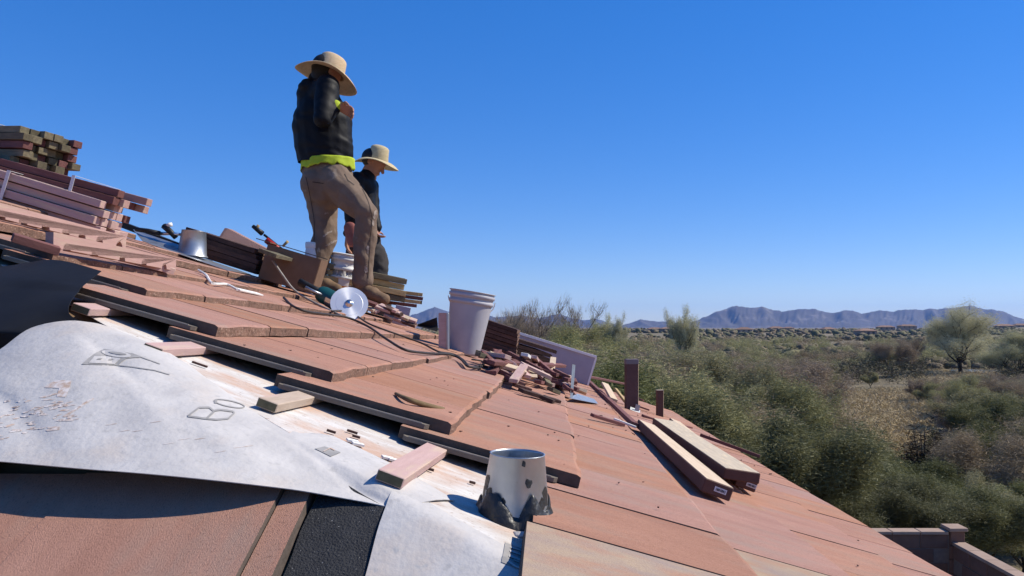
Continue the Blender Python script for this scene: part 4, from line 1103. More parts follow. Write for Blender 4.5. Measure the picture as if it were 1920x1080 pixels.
def head(bm, c, fwd, s=1.0):
    f = Vector(fwd).normalized(); up = Vector((0, 0, 1)); up = (up-f*up.dot(f)).normalized(); sd = f.cross(up); c = Vector(c)
    R = Matrix((sd, f, up)).transposed().to_4x4()
    blob(bm, c+up*.03*s, (.074*s, .094*s, .095*s), R); blob(bm, c-up*.045*s+f*.02*s, (.056*s, .066*s, .070*s), R)
    cap(bm, c+f*.088*s+up*.012*s, .010*s, c+f*.108*s-up*.022*s, .015*s)           # nose
    cap(bm, c+f*.080*s-up*.055*s-sd*.018*s, .010*s, c+f*.080*s-up*.055*s+sd*.018*s, .010*s)   # mouth
    cap(bm, c+f*.07*s-up*.10*s, .022*s, c+f*.062*s-up*.09*s, .02*s)               # chin
    for q in (-1, 1):
        blob(bm, c+sd*.075*q*s-f*.005*s+up*.005*s, (.012*s, .020*s, .032*s), R)   # ears
        cap(bm, c+f*.078*s+up*.034*s+sd*.02*q*s, .010*s, c+f*.070*s+up*.034*s+sd*.045*q*s, .009*s)  # brow
    return R, f, up, sd

# ---- the standing man
Y0 = 4.95
def J(u, v, dy=0.0): p = P(u, v, Y0); return Vector((p.x, p.y+dy, p.z))
fz1 = J(690, 566, -.06)
person = tag(empty('person', fz1), 'man in straw hat, black jacket, yellow-green shirt and brown trousers standing on the roof', 'person')
off = Matrix.Translation(-fz1)
def L_(p): return off @ Vector(p)
fw = Vector((.82, .57, 0)).normalized(); sdv = Vector((.57, -.82, 0)).normalized()    # facing right and away
j = dict(pel=J(617, 338), wai=J(611, 298), che=J(603, 222), neck=J(606, 168), head=J(612, 139),
         sh1=J(625, 172, -.12), el1=J(624, 240, -.22), wr1=J(642, 212, -.16),
         sh2=J(588, 172, .12), el2=J(592, 240, .18), wr2=J(606, 290, .12),
         hp1=J(640, 348, -.06), kn1=J(694, 405, -.10), an1=J(684, 535, -.06),
         hp2=J(596, 348, .06), kn2=J(606, 435, .05), an2=J(588, 515, .04))
j = {k: L_(v) for k, v in j.items()}
bm = bmesh.new()                                        # one continuous body
head(bm, j['head'], (.62, .62, -.48)); cap(bm, j['neck'], .058, j['head'], .056)
cap(bm, j['che'], .11, j['neck'], .065); cap(bm, j['pel'], .10, j['che'], .11)
for a, e, w in (('sh1', 'el1', 'wr1'), ('sh2', 'el2', 'wr2')):
    cap(bm, j['che'], .08, j[a], .05); cap(bm, j[a], .048, j[e], .040); cap(bm, j[e], .038, j[w], .026)
for a, e, w in (('hp1', 'kn1', 'an1'), ('hp2', 'kn2', 'an2')):
    cap(bm, j['pel'], .09, j[a], .08); cap(bm, j[a], .078, j[e], .052); cap(bm, j[e], .050, j[w], .036)
hand(bm, j['wr1']+Vector((.012, 0, 0)), (.72, .1, -.28), (0, -.5, .8), .95, .95)
hand(bm, j['wr2'], (.1, .1, -1), (0, 1, 0), .7, .95)
body1 = fuse('body', bm, MT['skin'], person, .0062, 3)
bm = bmesh.new(); R_, f_, u_, s_ = Matrix(), Vector((.62, .62, -.48)).normalized(), None, None
blob(bm, j['head']+Vector((-.012, -.012, .035)), (.083, .083, .092)); cap(bm, j['head']+Vector((-.03, -.03, 0)), .06, j['neck']+Vector((-.02, -.02, .02)), .055)
fuse('hair', bm, MT['hair'], body1, .012, 4)
# jacket
bm = bmesh.new()
Yq = ((0, 1, 0), .76)
cap(bm, L_(J(609, 296)), .188, L_(J(604, 232)), .200, Yq); cap(bm, L_(J(604, 232)), .198, L_(J(598, 186)), .150, Yq)
cap(bm, L_(J(596, 180)), .130, L_(J(602, 158)), .100, Yq)
blob(bm, L_(J(584, 168, -.02)), (.075, .10, .06))                                     # bunched hood
for a, e, w, k_ in (('sh1', 'el1', 'wr1', 1), ('sh2', 'el2', 'wr2', 0)):
    cap(bm, L_(J(602, 185)), .12, j[a], .078); cap(bm, j[a], .076, j[e], .062)
    cap(bm, j[e], .060, j[e].lerp(j[w], .86), .046)
fuse('jacket', bm, MT['jacket'], person, .0095, 4, .009, (7, 7, 9), 3, plane=(L_(J(612, 309)), Vector((.06, 0, 1)).normalized()))
bm = bmesh.new(); cap(bm, j['wr1'].lerp(j['el1'], .20), .041, j['wr1'].lerp(j['el1'], .02), .042); fuse('cuff', bm, MT['hivis'], person, .008, 2)
# shirt hem: a loose band below the jacket
bm = bmesh.new(); rows_ = []
for r_ in range(7):
    t = r_/6; ring = []
    for i_ in range(56):
        a = 2*PI*i_/56; q_ = noise.noise(Vector((math.cos(a)*4.6, math.sin(a)*4.6, t*1.2)))
        c_ = L_(J(615, 319-19*t)); rx = (.174+.004*(1-t))*(1+.06*q_*(1-t*.5)); ry = (.142+.004*(1-t))*(1+.07*q_)
        ring.append(bm.verts.new(c_+Vector((rx*math.cos(a), ry*math.sin(a), .020*math.cos(a)*-1*-.6*(1-t*.2) + .030*q_*(1-t)))))
    rows_.append(ring)
for a, b in zip(rows_[:-1], rows_[1:]):
    for i_ in range(56): bm.faces.new((a[i_], a[(i_+1) % 56], b[(i_+1) % 56], b[i_]))
o = from_bm('shirt', bm, MT['hivis'], person, True); md = o.modifiers.new('thickness', 'SOLIDIFY'); md.thickness = .004
# trousers
bm = bmesh.new()
cap(bm, L_(J(614, 325)), .172, L_(J(615, 345)), .172, ((0, 1, 0), .80))
blob(bm, j['pel']+Vector((-.055, 0, -.02)), (.13, .15, .13))
cap(bm, j['hp1']+Vector((-.02, 0, .02)), .118, j['kn1'], .078); cap(bm, j['kn1'], .076, j['an1']+Vector((0, 0, .03)), .070)
cap(bm, j['hp2']+Vector((-.01, 0, .02)), .122, j['kn2'], .080); cap(bm, j['kn2'], .078, j['an2']+Vector((0, 0, .02)), .074)
trs = fuse('trousers', bm, MT['pants'], person, .0085, 3, .010, (9, 9, 9), 9)
bvt = BVHTree.FromPolygons([v.co+fz1 for v in trs.data.vertices], [tuple(p.vertices) for p in trs.data.polygons])
MT['seam'] = mat('seam_thread', (.05, .035, .028)); MT['dust_cloth'] = mat('plaster_dust', (.34, .29, .25), (.2, .15, .12), 60, .95, contrast=(.4, .6))
for pl_ in ([(668, 334), (688, 372), (697, 408), (694, 450), (690, 522)], [(574, 332), (584, 380), (590, 430), (584, 500)]):
    prints('seam', stroke([tuple(p)[:2] for p in spline([Vector((*c, 0)) for c in pl_], 6)], 1.3), [bvt], trs, MT['seam'], .002, 3, fz1)
for pl_ in ([(646, 326), (652, 338), (664, 347)], [(586, 341), (607, 344)]):
    prints('pocket', stroke(pl_, 1.6), [bvt], trs, MT['seam'], .002, 3, fz1)
for c_ in ((703, 402, 3, 9, .3), (699, 418, 2.5, 6, 0), (614, 438, 11, 2, -.5), (622, 455, 13, 2, -.45), (690, 468, 3, 8, .1), (686, 505, 4, 7, 0), (640, 402, 5, 2, .2), (612, 400, 4, 2, 0), (597, 470, 3, 6, .2)):
    prints('dust_patch', [[(x_+random.uniform(-1, 1), y_+random.uniform(-1.2, 1.2)) for x_, y_ in ell(*c_, 11)]], [bvt], trs, MT['dust_cloth'], .0016, 3, fz1)
bm = bmesh.new(); boot(bm, j['an1']+Vector((.0, 0, .005)), (.9, -.25, -.28)); fuse('boot', bm, MT['boot'], person, .009, 3, .003, (20, 20, 20), 1)
bm = bmesh.new(); boot(bm, j['an2'], (.9, -.2, -.25)); fuse('boot', bm, MT['boot'], person, .009, 3, .003, (20, 20, 20), 2)
hm = Matrix.Rotation(math.radians(17), 4, 'Y') @ Matrix.Rotation(math.radians(-9), 4, 'X') @ Matrix.Rotation(.5, 4, 'Z')
hat(person, L_(J(617, 137)), hm, .205, .098, .125, .045, MT['straw'], .02)
# loose tiles he stands on
def step_tile(c, label):
    o = bpy.data.objects.new('roof_tile', tile_meshes[0]); COL.objects.link(o)
    o.matrix_basis = Matrix.Translation(c) @ Matrix.Rotation(math.atan(.33), 4, 'Y') @ Matrix.Rotation(.2, 4, 'Z') @ Matrix.Translation((.2, -.16, 0)); tag(o, label, 'tile')
b1 = j['an1']+fz1; step_tile(Vector((b1.x+.03, b1.y, b1.z-.128)), "loose tile under the standing man's forward boot")
step_tile(Vector((b1.x+.03, b1.y, b1.z-.153)), "second loose tile under the standing man's forward boot")
b2 = j['an2']+fz1; step_tile(Vector((b2.x+.03, b2.y, b2.z-.126)), "loose tile under the standing man's rear boot")
step_tile(Vector((b2.x+.02, b2.y, b2.z-.151)), "second loose tile under the standing man's rear boot")

# ---- the second man, lower on the far slope
Y0 = 6.1
g0 = Vector((P(695, 600, 6.1).x, 6.1, fz(P(695, 600, 6.1).x, 6.1)+.03))
p2 = tag(empty('person', g0), 'man in dark clothes with straw hat looking down, mostly hidden behind the first man', 'person')
off = Matrix.Translation(-g0)
q = dict(pel=J(686, 462), wai=J(683, 425), che=J(683, 362), neck=J(690, 325), head=J(701, 306), sh1=J(676, 344, -.14), el1=J(672, 405, -.18), wr1=J(664, 446, -.18),
         sh2=J(686, 344, .13), el2=J(696, 400, .06), wr2=J(709, 430, -.02), hp1=J(676, 478, -.07), kn1=J(678, 570, -.09), hp2=J(700, 478, .06), kn2=J(712, 570, .04))
q = {k: L_(v) for k, v in q.items()}
q['an1'] = Vector((q['kn1'].x-.02, q['kn1'].y, .105)); q['an2'] = Vector((q['kn2'].x, q['kn2'].y, .095))
bm = bmesh.new()
head(bm, q['head'], (.78, -.12, -.55), 1.0); cap(bm, q['neck'], .056, q['head'], .056); cap(bm, q['che'], .075, q['neck'], .055); cap(bm, q['pel'], .07, q['che'], .075)
for a, e, w in (('sh1', 'el1', 'wr1'), ('sh2', 'el2', 'wr2')):
    cap(bm, q['che'], .06, q[a], .045); cap(bm, q[a], .044, q[e], .040); cap(bm, q[e], .038, q[w], .026)
for a, e, w in (('hp1', 'kn1', 'an1'), ('hp2', 'kn2', 'an2')):
    cap(bm, q['pel'], .09, q[a], .08); cap(bm, q[a], .075, q[e], .05); cap(bm, q[e], .048, q[w], .035)
hand(bm, q['wr2']+Vector((-.015, 0, .02)), (.25, -.1, -.9), (0, 1, 0), 1.15, .85); hand(bm, q['wr1'], (-.1, -.1, -1), (0, 1, 0), .6, 1.0)
body2 = fuse('body', bm, MT['skin'], p2, .0068, 3)
bm = bmesh.new(); blob(bm, q['head']+Vector((-.02, 0, .04)), (.082, .084, .085)); fuse('hair', bm, MT['hair'], body2, .012, 4)
bm = bmesh.new(); cap(bm, q['pel']+Vector((-.01, 0, .02)), .125, q['che']+Vector((-.02, 0, 0)), .130, ((1, 0, 0), .78)); cap(bm, q['che']+Vector((-.02, 0, 0)), .130, q['neck']+Vector((-.01, 0, -.04)), .09, ((1, 0, 0), .85))
for a, e, w in (('sh1', 'el1', 'wr1'), ('sh2', 'el2', 'wr2')):
    cap(bm, q['che']+Vector((0, 0, .05)), .10, q[a], .075); cap(bm, q[a], .074, q[e], .062); cap(bm, q[e], .058, q[e].lerp(q[w], .9), .044)
fuse('jacket', bm, MT['jacket'], p2, .012, 4, .008, (9, 9, 12), 13)
bm = bmesh.new()
cap(bm, q['pel']+Vector((0, 0, .04)), .135, q['pel'], .14, ((1, 0, 0), .85))
for a, e, w in (('hp1', 'kn1', 'an1'), ('hp2', 'kn2', 'an2')): cap(bm, q[a], .105, q[e], .085); cap(bm, q[e], .083, q[w]+Vector((0, 0, .02)), .075)
fuse('trousers', bm, MT['pants_dark'], p2, .012, 3, .012, (9, 9, 11), 19)
for w in ('an1', 'an2'):
    bm = bmesh.new(); boot(bm, q[w], (.8, .1, -.02)); fuse('boot', bm, MT['boot'], p2, .01, 3)
bm = bmesh.new(); cap(bm, q['wr1']+Vector((.03, -.06, .05)), .05, q['wr1']+Vector((.05, -.06, -.06)), .045, ((0, 1, 0), .6)); fuse('tool_pouch', bm, MT['glove'], p2, .01, 3)
hm = Matrix.Rotation(math.radians(12), 4, 'Y') @ Matrix.Rotation(math.radians(2), 4, 'X') @ Matrix.Rotation(.3, 4, 'Z')
hat(p2, L_(J(708, 302)), hm, .178, .084, .125, .035, MT['straw_dull'], .0)

# ------------------------------------------------------------------ yard wall of concrete block
WT = 1.66; cy = 10.6; cx = 5.72
wall = tag(empty('block_wall', (cx, cy, 0)), 'brown concrete block yard wall with pale caps behind the eave', 'wall')
bm = bmesh.new(); bm_box(bm, (.39, .14, .19), None, .006); bmesh.ops.recalc_face_normals(bm, faces=bm.faces); blk = bpy.data.meshes.new('block'); bm.to_mesh(blk); bm.free(); blk.materials.append(MT['block'])
bm = bmesh.new(); bm_box(bm, (.39, .19, .045), None, .005); bmesh.ops.recalc_face_normals(bm, faces=bm.faces); cpm = bpy.data.meshes.new('cap'); bm.to_mesh(cpm); bm.free(); cpm.materials.append(MT['cap'])
def wput(me, name, loc, rz):
    o = bpy.data.objects.new(name, me); COL.objects.link(o); o.parent = wall; o.location = loc; o.rotation_euler = (0, 0, rz + random.uniform(-.006, .006))
def wing(n, axis, top, x0, y0):
    d = Vector((-1, 0, 0)) if axis == 'x' else Vector((0, -1, 0)); rz = 0 if axis == 'x' else PI/2
    rows = 9
    for r in range(rows):
        for i in range(n):
            s = .12 + .4*(i+.5) + (.2 if r % 2 else 0)
            wput(blk, 'block', (x0+d.x*s, y0+d.y*s, top-.1-.2*r), rz)
    for i in range(n):
        s = .12+.4*(i+.5); wput(cpm, 'cap', (x0+d.x*s, y0+d.y*s, top+.0235), rz)
    Lm = .4*n+.2; bm = bmesh.new()
    bm_box(bm, (Lm if axis == 'x' else .118, .118 if axis == 'x' else Lm, 1.9), Matrix.Translation((x0+d.x*(Lm/2+.1), y0+d.y*(Lm/2+.1), top-.955)), 0)
    from_bm('mortar_core', bm, MT['mortar'], wall)
wing(8, 'x', WT, 0, 0); wing(4, 'y', WT-.14, 0, 0); wing(6, 'y', WT-.34, 0, -1.95)
def pil(x, y, top, w=.24):
    bm = bmesh.new()
    for r in range(9): bm_box(bm, (w, w, .19), Matrix.Translation((x, y, top-.1-.2*r)), .006)
    from_bm('pilaster', bm, MT['block'], wall)
    bm = bmesh.new(); bm_box(bm, (w+.06, w+.06, .05), Matrix.Translation((x, y, top+.026)), .006); from_bm('pilaster_cap', bm, MT['cap'], wall)
pil(0, 0, WT+.05, .20); pil(0, -1.86, WT-.12, .18)

# ------------------------------------------------------------------ vegetation
def blades(centers, n_per, spread, length, width, r, droop=.2, outward=None):
    """many thin leaf or twig blades (one triangle each) round the given points"""
    c = np.repeat(np.asarray(centers), n_per, axis=0); n = len(c)
    p = c + r.normal(0, 1, (n, 3))*spread
    d = r.normal(0, 1, (n, 3)); d[:, 2] = np.abs(d[:, 2])*.6-droop
    if outward is not None: d += (p-np.asarray(outward))*.45
    d /= np.linalg.norm(d, axis=1)[:, None]
    s = np.cross(d, r.normal(0, 1, (n, 3))); s /= np.linalg.norm(s, axis=1)[:, None]+1e-9
    L = length*r.uniform(.5, 1.3, (n, 1)); W = width*r.uniform(.6, 1.3, (n, 1))
    a = p-d*L*.5-s*W*.5; b = p-d*L*.5+s*W*.5; e = p+d*L*.5
    V = np.stack([a, b, e], 1).reshape(-1, 3)
    return V
def tri_mesh(name, V, material):
    n = len(V)//3; me = bpy.data.meshes.new(name)
    me.vertices.add(len(V)); me.vertices.foreach_set('co', V.ravel().astype(np.float32))
    me.loops.add(n*3); me.loops.foreach_set('vertex_index', np.arange(n*3, dtype=np.int32))
    me.polygons.add(n); me.polygons.foreach_set('loop_start', np.arange(0, n*3, 3, dtype=np.int32)); me.polygons.foreach_set('loop_total', np.full(n, 3, dtype=np.int32))
    me.materials.append(material); me.update(); me.validate(); return me
def skeleton(r, h, rad, nl, up=.5, levels=2, curve=.25, bare=False):
    """limb polylines: [(points, radii)] and the tips where foliage grows"""
    limbs = []; tips = []
    base = Vector((0, 0, -.3)); fork = Vector((r.uniform(-.2, .2), r.uniform(-.2, .2), h*r.uniform(.14, .24)))
    r0 = .035*h if not bare else .030*h
    limbs.append(([base, (base+fork)/2+Vector((.05, 0, 0)), fork], [r0*1.2, r0, r0*.9]))
    def grow(p, d, L, rr, lev):
        pts = [p]; q = p
        for s in range(4):
            d = (d+Vector((r.uniform(-1, 1), r.uniform(-1, 1), r.uniform(-.4, .8)))*curve).normalized(); q = q+d*L/4; pts.append(q)
            if lev > 0 and s >= 1:
                for _ in range(2 if s > 1 else 1):
                    a = r.uniform(0, 2*PI); side = Vector((math.cos(a), math.sin(a), r.uniform(-.1, .7)))
                    grow(q, (d*.7+side*.8).normalized(), L*r.uniform(.42, .62), rr*.5, lev-1)
            if lev <= 1 and s >= 1: tips.append(tuple(q))
        limbs.append((pts, [rr*(1-.17*k) for k in range(5)])); tips.append(tuple(q))
    for i in range(nl):
        a = 2*PI*i/nl+r.uniform(-.4, .4); d = Vector((math.cos(a)*rad/h, math.sin(a)*rad/h, up+r.uniform(0, .35) if rad < 6 else r.uniform(.15, 1.9))).normalized()
        grow(fork, d, h*r.uniform(.52, .72), r0*.55, levels)
    return limbs, tips
def trunk_mesh(name, limbs, material, minr=0.0):
    bm = bmesh.new()
    for pts, rr in limbs:
        if rr[0] >= minr: tube(bm, pts, [max(.004, x) for x in rr], 5)
    bmesh.ops.recalc_face_normals(bm, faces=bm.faces)
    me = bpy.data.meshes.new(name); bm.to_mesh(me); bm.free(); me.materials.append(material)
    me.polygons.foreach_set('use_smooth', np.ones(len(me.polygons), dtype=bool)); return me
protos = {}
def make_proto(key, seed, h, rad, nl, up, mat_leaf, bark, n_per, spread, length, width, levels=2, curve=.25, bare=False, extra=None, droop=.2):
    r = random.Random(seed); limbs, tips = skeleton(r, h, rad, nl, up, levels, curve, bare)
    g = np.random.default_rng(seed)
    V = blades(tips, n_per, spread, length, width, g, droop, (0, 0, h*.35) if bare else None)
    crown = tri_mesh('crown', V, MT[mat_leaf])
    protos.setdefault(key, []).append((trunk_mesh('trunk', limbs, MT[bark]), crown, max(t[2] for t in tips)))
for s in range(4): make_proto('olive', 100+s, 5.4, 3.6, 6, .55, 'leaf_olive', 'bark', 130, .27, .24, .030)
for s in range(3): make_proto('green', 200+s, 5.0, 4.0, 7, .50, 'leaf_green', 'bark', 190, .29, .27, .028)
for s in range(3): make_proto('grey', 300+s, 5.4, 3.6, 6, .60, 'leaf_grey', 'bark_pale', 85, .30, .38, .018)
for s in range(3): make_proto('bare', 400+s, 11.0, 4.2, 6, 1.1, 'leaf_grey', 'bark_pale', 15, .30, .8, .03, 2, .22, True)
for s in range(2): make_proto('fresh', 500+s, 10.0, 6.5, 8, .75, 'leaf_fresh', 'bark', 85, .60, .42, .045, 2, .26)
for s in range(2): make_proto('tallfresh', 600+s, 10.0, 1.8, 5, 1.6, 'leaf_fresh', 'bark', 60, .40, .38, .05, 2, .18)

def plant(key, x, y, top=None, sc=None, label='', group=None, name='mesquite_tree', rz=None):
    tr, cr_, hh = random.choice(protos[key]); g = gz(x, y)
    s = sc if sc else max(.25, (top-g)/hh)
    o = empty(name, (x, y, g)); o.rotation_euler = (0, 0, random.uniform(0, 6.28) if rz is None else rz); sx = s*random.uniform(.92, 1.12)*(.5 if key == 'tallfresh' else 1.15 if key == 'fresh' else 1); o.scale = (sx, sx, s)
    for nm, me in (('trunk', tr), ('crown', cr_)):
        c = bpy.data.objects.new(nm, me); COL.objects.link(c); c.parent = o
    return tag(o, label, 'tree', group)
LAB = {'olive': 'olive mesquite crowded among others in the thicket beyond the roof', 'green': 'dark green bushy tree crowded close behind the eave', 'grey': 'grey-brown leafless mesquite mixed into the thicket beyond the roof'}
GRP = {'olive': 'olive mesquites of the thicket', 'green': 'green trees behind the eave', 'grey': 'bare mesquites of the thicket'}
rt = random.Random(77); placed = []
def skyline(u):           # measured upper edge of the thicket, in photo pixels
    return np.interp(u, [700, 900, 1000, 1150, 1250, 1400, 1500, 1600, 1700, 1800, 1950], [645, 642, 642, 646, 656, 664, 662, 688, 706, 708, 704])
def add_tree(x, y, key, top): placed.append((x, y)); plant(key, x, y, top=top, label=LAB[key], group=GRP[key])
yy = 14.0
while yy < 120:
    step = 2.7 + yy*.038
    u = 760 + rt.uniform(0, 40)
    while u < 2040:
        x = (u-U0)/F*yy + rt.uniform(-.5, .5)*step; y = yy + rt.uniform(-.5, .5)*step
        uu = U0 + F*x/y; u += F*step/yy*.95
        if x < 8.2 and y < 13.5: continue
        if 1500 < uu < 1770 and 29 < y < 78: continue                 # dry clearing
        if 1540 < uu < 1720 and 50 < y < 104: continue
        if 1460 < uu < 1860 and 29 < y < 50: continue
        if 1690 < uu < 1900 and 95 < y < 150: continue                # pond meadow
        lim = skyline(uu)
        if y < 26: lim = np.interp(uu, [1100, 1240, 1400, 1500, 1600, 1700, 1800, 2000], [690, 735, 775, 815, 870, 930, 915, 890]) + rt.uniform(-10, 25)
        elif y < 40: lim = np.interp(uu, [1100, 1300, 1480, 1560, 1720, 1780, 2000], [670, 715, 735, 850, 862, 800, 790]) + rt.uniform(-14, 20)
        elif y < 60: lim = np.interp(uu, [1100, 1500, 1600, 1700, 2000], [660, 690, 735, 750, 735]) + rt.uniform(-8, 15)
        else: lim = lim + rt.uniform(-3, 16)
        top = H - (lim-V0)/F*y
        top = min(top, gz(x, y)+7.2)
        if top - gz(x, y) < 1.1: continue
        key = rt.choice(['green', 'green', 'green', 'olive']) if y < 27 else rt.choice(['olive', 'olive', 'green', 'grey']) if y < 45 else rt.choice(['olive', 'olive', 'grey', 'grey'])
        add_tree(x, y, key, top)
    yy += step*.85
yy = 124.0; belt = []
while yy < 270:
    u = 880 + rt.uniform(0, 60)
    while u < 2010:
        x = (u-U0)/F*yy + rt.uniform(-4, 4); y = yy + rt.uniform(-4.5, 4.5); uu = U0+F*x/y; u += F*9.5/yy
        if (1690 < uu < 1900 and y < 152) or noise.noise(Vector((x*.02, y*.02, 7))) < -.28: continue
        belt.append((x, y, rt.choice(['olive', 'grey', 'olive']), rt.uniform(2.6, 5.4)))
    yy += 9.5
def crown_tris(key, i_):
    me_ = protos[key][i_][1]; co_ = np.empty(len(me_.vertices)*3, dtype=np.float32); me_.vertices.foreach_get('co', co_); return co_.reshape(-1, 3, 3), protos[key][i_][2]
belt_src = {(k_, i_): crown_tris(k_, i_) for k_ in ('olive', 'grey') for i_ in range(3)}
gb = np.random.default_rng(31); parts_ = {'olive': [], 'grey': []}
for x, y, k_, h_ in belt:
    t_, hh_ = belt_src[(k_, int(gb.integers(0, 3)))]; t_ = t_[gb.integers(0, len(t_), 2400)]
    ce_ = t_.mean(1, keepdims=True); t_ = ce_+(t_-ce_)*2.0; a_ = gb.uniform(0, 6.28); sc_ = h_/hh_
    X_ = t_[..., 0]*math.cos(a_)-t_[..., 1]*math.sin(a_); Y_ = t_[..., 0]*math.sin(a_)+t_[..., 1]*math.cos(a_)
    parts_[k_].append(np.stack([X_*sc_*1.15+x, Y_*sc_*1.15+y, t_[..., 2]*sc_+gz(x, y)], -1).reshape(-1, 3))
VO, VG = np.concatenate(parts_['olive']), np.concatenate(parts_['grey'])
me = tri_mesh('far_thicket', np.concatenate([VO, VG]), MT['leaf_olive']); me.materials.append(MT['leaf_grey'])
me.polygons.foreach_set('material_index', (np.arange(len(me.polygons)) >= len(VO)//3).astype(np.int32))
tag(link(bpy.data.objects.new('far_thicket', me)), 'hazy belt of mesquite thicket between the clearing and the far plain', 'thicket', kind='stuff')
# trees one can pick out
def at(u, y): return ((u-U0)/F*y, y)
def solo(key, u, y, vtop, label, name='cottonwood_tree', cat='tree'):
    x, y = at(u, y); return plant(key, x, y, top=H-(vtop-V0)/F*y, label=label, name=name)
solo('bare', 976, 74, 556, 'tallest bare cottonwood above the thicket right of the bucket')
solo('bare', 1018, 84, 572, 'bare cottonwood second to the right of the bucket')
solo('bare', 1078, 88, 566, 'thin bare cottonwood third to the right of the bucket')
solo('bare', 938, 92, 582, 'low bare cottonwood nearest the bucket rim')
solo('tallfresh', 1138, 120, 592, 'pale budding poplar left of the pair above the thicket')
solo('tallfresh', 1162, 118, 590, 'pale budding poplar beside its twin left of the big mountain')
solo('tallfresh', 1282, 98, 578, 'broad pale yellow-green poplar below the left foot of the mountain')
solo('olive', 1116, 62, 618, 'dark round tree crown poking above the thicket line', 'dark_tree')
solo('fresh', 1802, 136, 570, 'largest yellow-green cottonwood rising over the mountain foot')
solo('grey', 1672, 128, 640, 'dark leafless tree left of the largest cottonwood', 'bare_tree')
solo('bare', 1712, 130, 630, 'spreading bare tree just left of the largest cottonwood', 'bare_tree')
solo('fresh', 1908, 118, 622, 'yellow-green cottonwood cut by the right edge of the picture')
# dead brown shrub
dx, dy = at(1736, 33); dgz = gz(dx, dy); dh = H-(782-V0)/F*dy-dgz
dead = tag(empty('dead_shrub', (dx, dy, dgz)), 'dead dark brown shaggy shrub standing in the clearing', 'shrub')
gg = np.random.default_rng(5); cs = []
for lobe in ((-.42, 0, .60), (.40, .1, .66), (0, -.1, .45), (.1, .2, .3), (-.1, 0, .15)):
    for _ in range(50): cs.append((lobe[0]*1.5+gg.normal(0, .26), lobe[1]+gg.normal(0, .28), dh*(lobe[2]+gg.normal(0, .14))))
V = blades(cs, 26, .12, .34, .035, gg, .5); o = bpy.data.objects.new('crown', tri_mesh('crown', V, MT['leaf_dead'])); link(o, dead)
bm = bmesh.new()
for a in range(5): tube(bm, [(0, 0, -.2), (math.cos(a*1.3)*.2, math.sin(a*1.3)*.2, dh*.4), (math.cos(a*1.3)*.5, math.sin(a*1.3)*.4, dh*.85)], [.07, .05, .02], 5)
from_bm('trunk', bm, MT['bark'], dead, True)
# dry grass of the clearing, and the meadow with its pond
cl = []
for _ in range(4200):
    u = gg.uniform(1530, 1750); y = gg.uniform(42, 104); x = (u-U0)/F*y; cl.append((x, y, gz(x, y)+.15))
for _ in range(1500):
    u = gg.uniform(1700, 1890); y = gg.uniform(95, 150); x = (u-U0)/F*y; cl.append((x, y, gz(x, y)+.2))
V = blades(cl, 14, .22, .5, .05, gg, -.3); o = link(bpy.data.objects.new('dry_grass', tri_mesh('dry_grass', V, MT['dry_grass'])))
tag(o, 'dry straw-coloured grass of the clearings', 'grass', kind='stuff')
pc = at(1848, 139); pv = [(pc[0]+5*math.cos(t)*(1+.15*math.sin(3*t)), pc[1]+7*math.sin(t), max(gz(pc[0], pc[1]), gz(pc[0]+4, pc[1]), gz(pc[0]-4, pc[1]))+.25) for t in np.linspace(0, 2*PI, 28)[:-1]]
tag(mesh('pond', pv, [tuple(range(len(pv)))], MT['pond']), kind='structure')
# far scrub, one mass
cl = []; sz = []
for _ in range(8500):
    y = 110*math.exp(gg.uniform(0, 2.6)); u = gg.uniform(640, 2080); x = (u-U0)/F*y
    if 1735 < u < 1880 and y < 150: continue
    if y > 1500: continue
    nn = noise.noise(Vector((x*.012, y*.006, 3)))
    if nn < -.18 and y > 260: continue
    cl.append((x, y, gz(x, y)+gg.uniform(.3, 2.4)*(1 if y < 400 else 1.2)))
cl = np.asarray(cl); far = cl[:, 1]
near_ = cl[far < 190]
Vb = blades(near_, 70, .75, .8, .09, gg, -.1)
bmb = bmesh.new(); bmesh.ops.create_icosphere(bmb, subdivisions=2, radius=1.0)
ico = np.array([v.co[:] for v in bmb.verts]); icf = np.array([[v.index for v in f.verts] for f in bmb.faces]); bmb.free()
vars_ = []
for sd_ in range(6):
    nn_ = np.array([1+.45*noise.noise(Vector(p*1.9)+Vector((sd_*7, 0, 0)))+.3*noise.noise(Vector(p*4)+Vector((0, sd_*5, 0))) for p in ico]); vars_.append(ico*nn_[:, None])
Vr = []; fuzz = []
for c_ in cl[far >= 150]:
    w_ = gg.uniform(.7, 2.3)*(1 if c_[1] < 500 else 1.35); h_ = w_*gg.uniform(.55, 1.0)
    t_ = vars_[int(gg.integers(0, 6))]; a_ = gg.uniform(0, 6.28); ca_, sa_ = math.cos(a_), math.sin(a_)
    q_ = np.stack([(t_[:, 0]*ca_-t_[:, 1]*sa_)*w_, (t_[:, 0]*sa_+t_[:, 1]*ca_)*w_, t_[:, 2]*h_], 1) + np.array([c_[0], c_[1], gz(c_[0], c_[1])+h_*.45]); Vr.append(q_)
    fuzz.append(q_[gg.integers(0, len(q_), 36)])
nV = len(Vr); VB = np.concatenate(Vr); FB = (icf[None]+np.arange(nV)[:, None, None]*len(ico)).reshape(-1, 3)
Vf = blades(np.concatenate(fuzz), 1, .18, 1.0, .26, gg, -.1)
VT = np.concatenate([Vb, Vf]); allV = np.concatenate([VB, VT]); FT = np.arange(len(VT)).reshape(-1, 3)+len(VB); FA = np.concatenate([FB, FT])
me = bpy.data.meshes.new('far_scrub'); me.vertices.add(len(allV)); me.vertices.foreach_set('co', allV.ravel().astype(np.float32))
me.loops.add(FA.size); me.loops.foreach_set('vertex_index', FA.ravel().astype(np.int32)); me.polygons.add(len(FA))
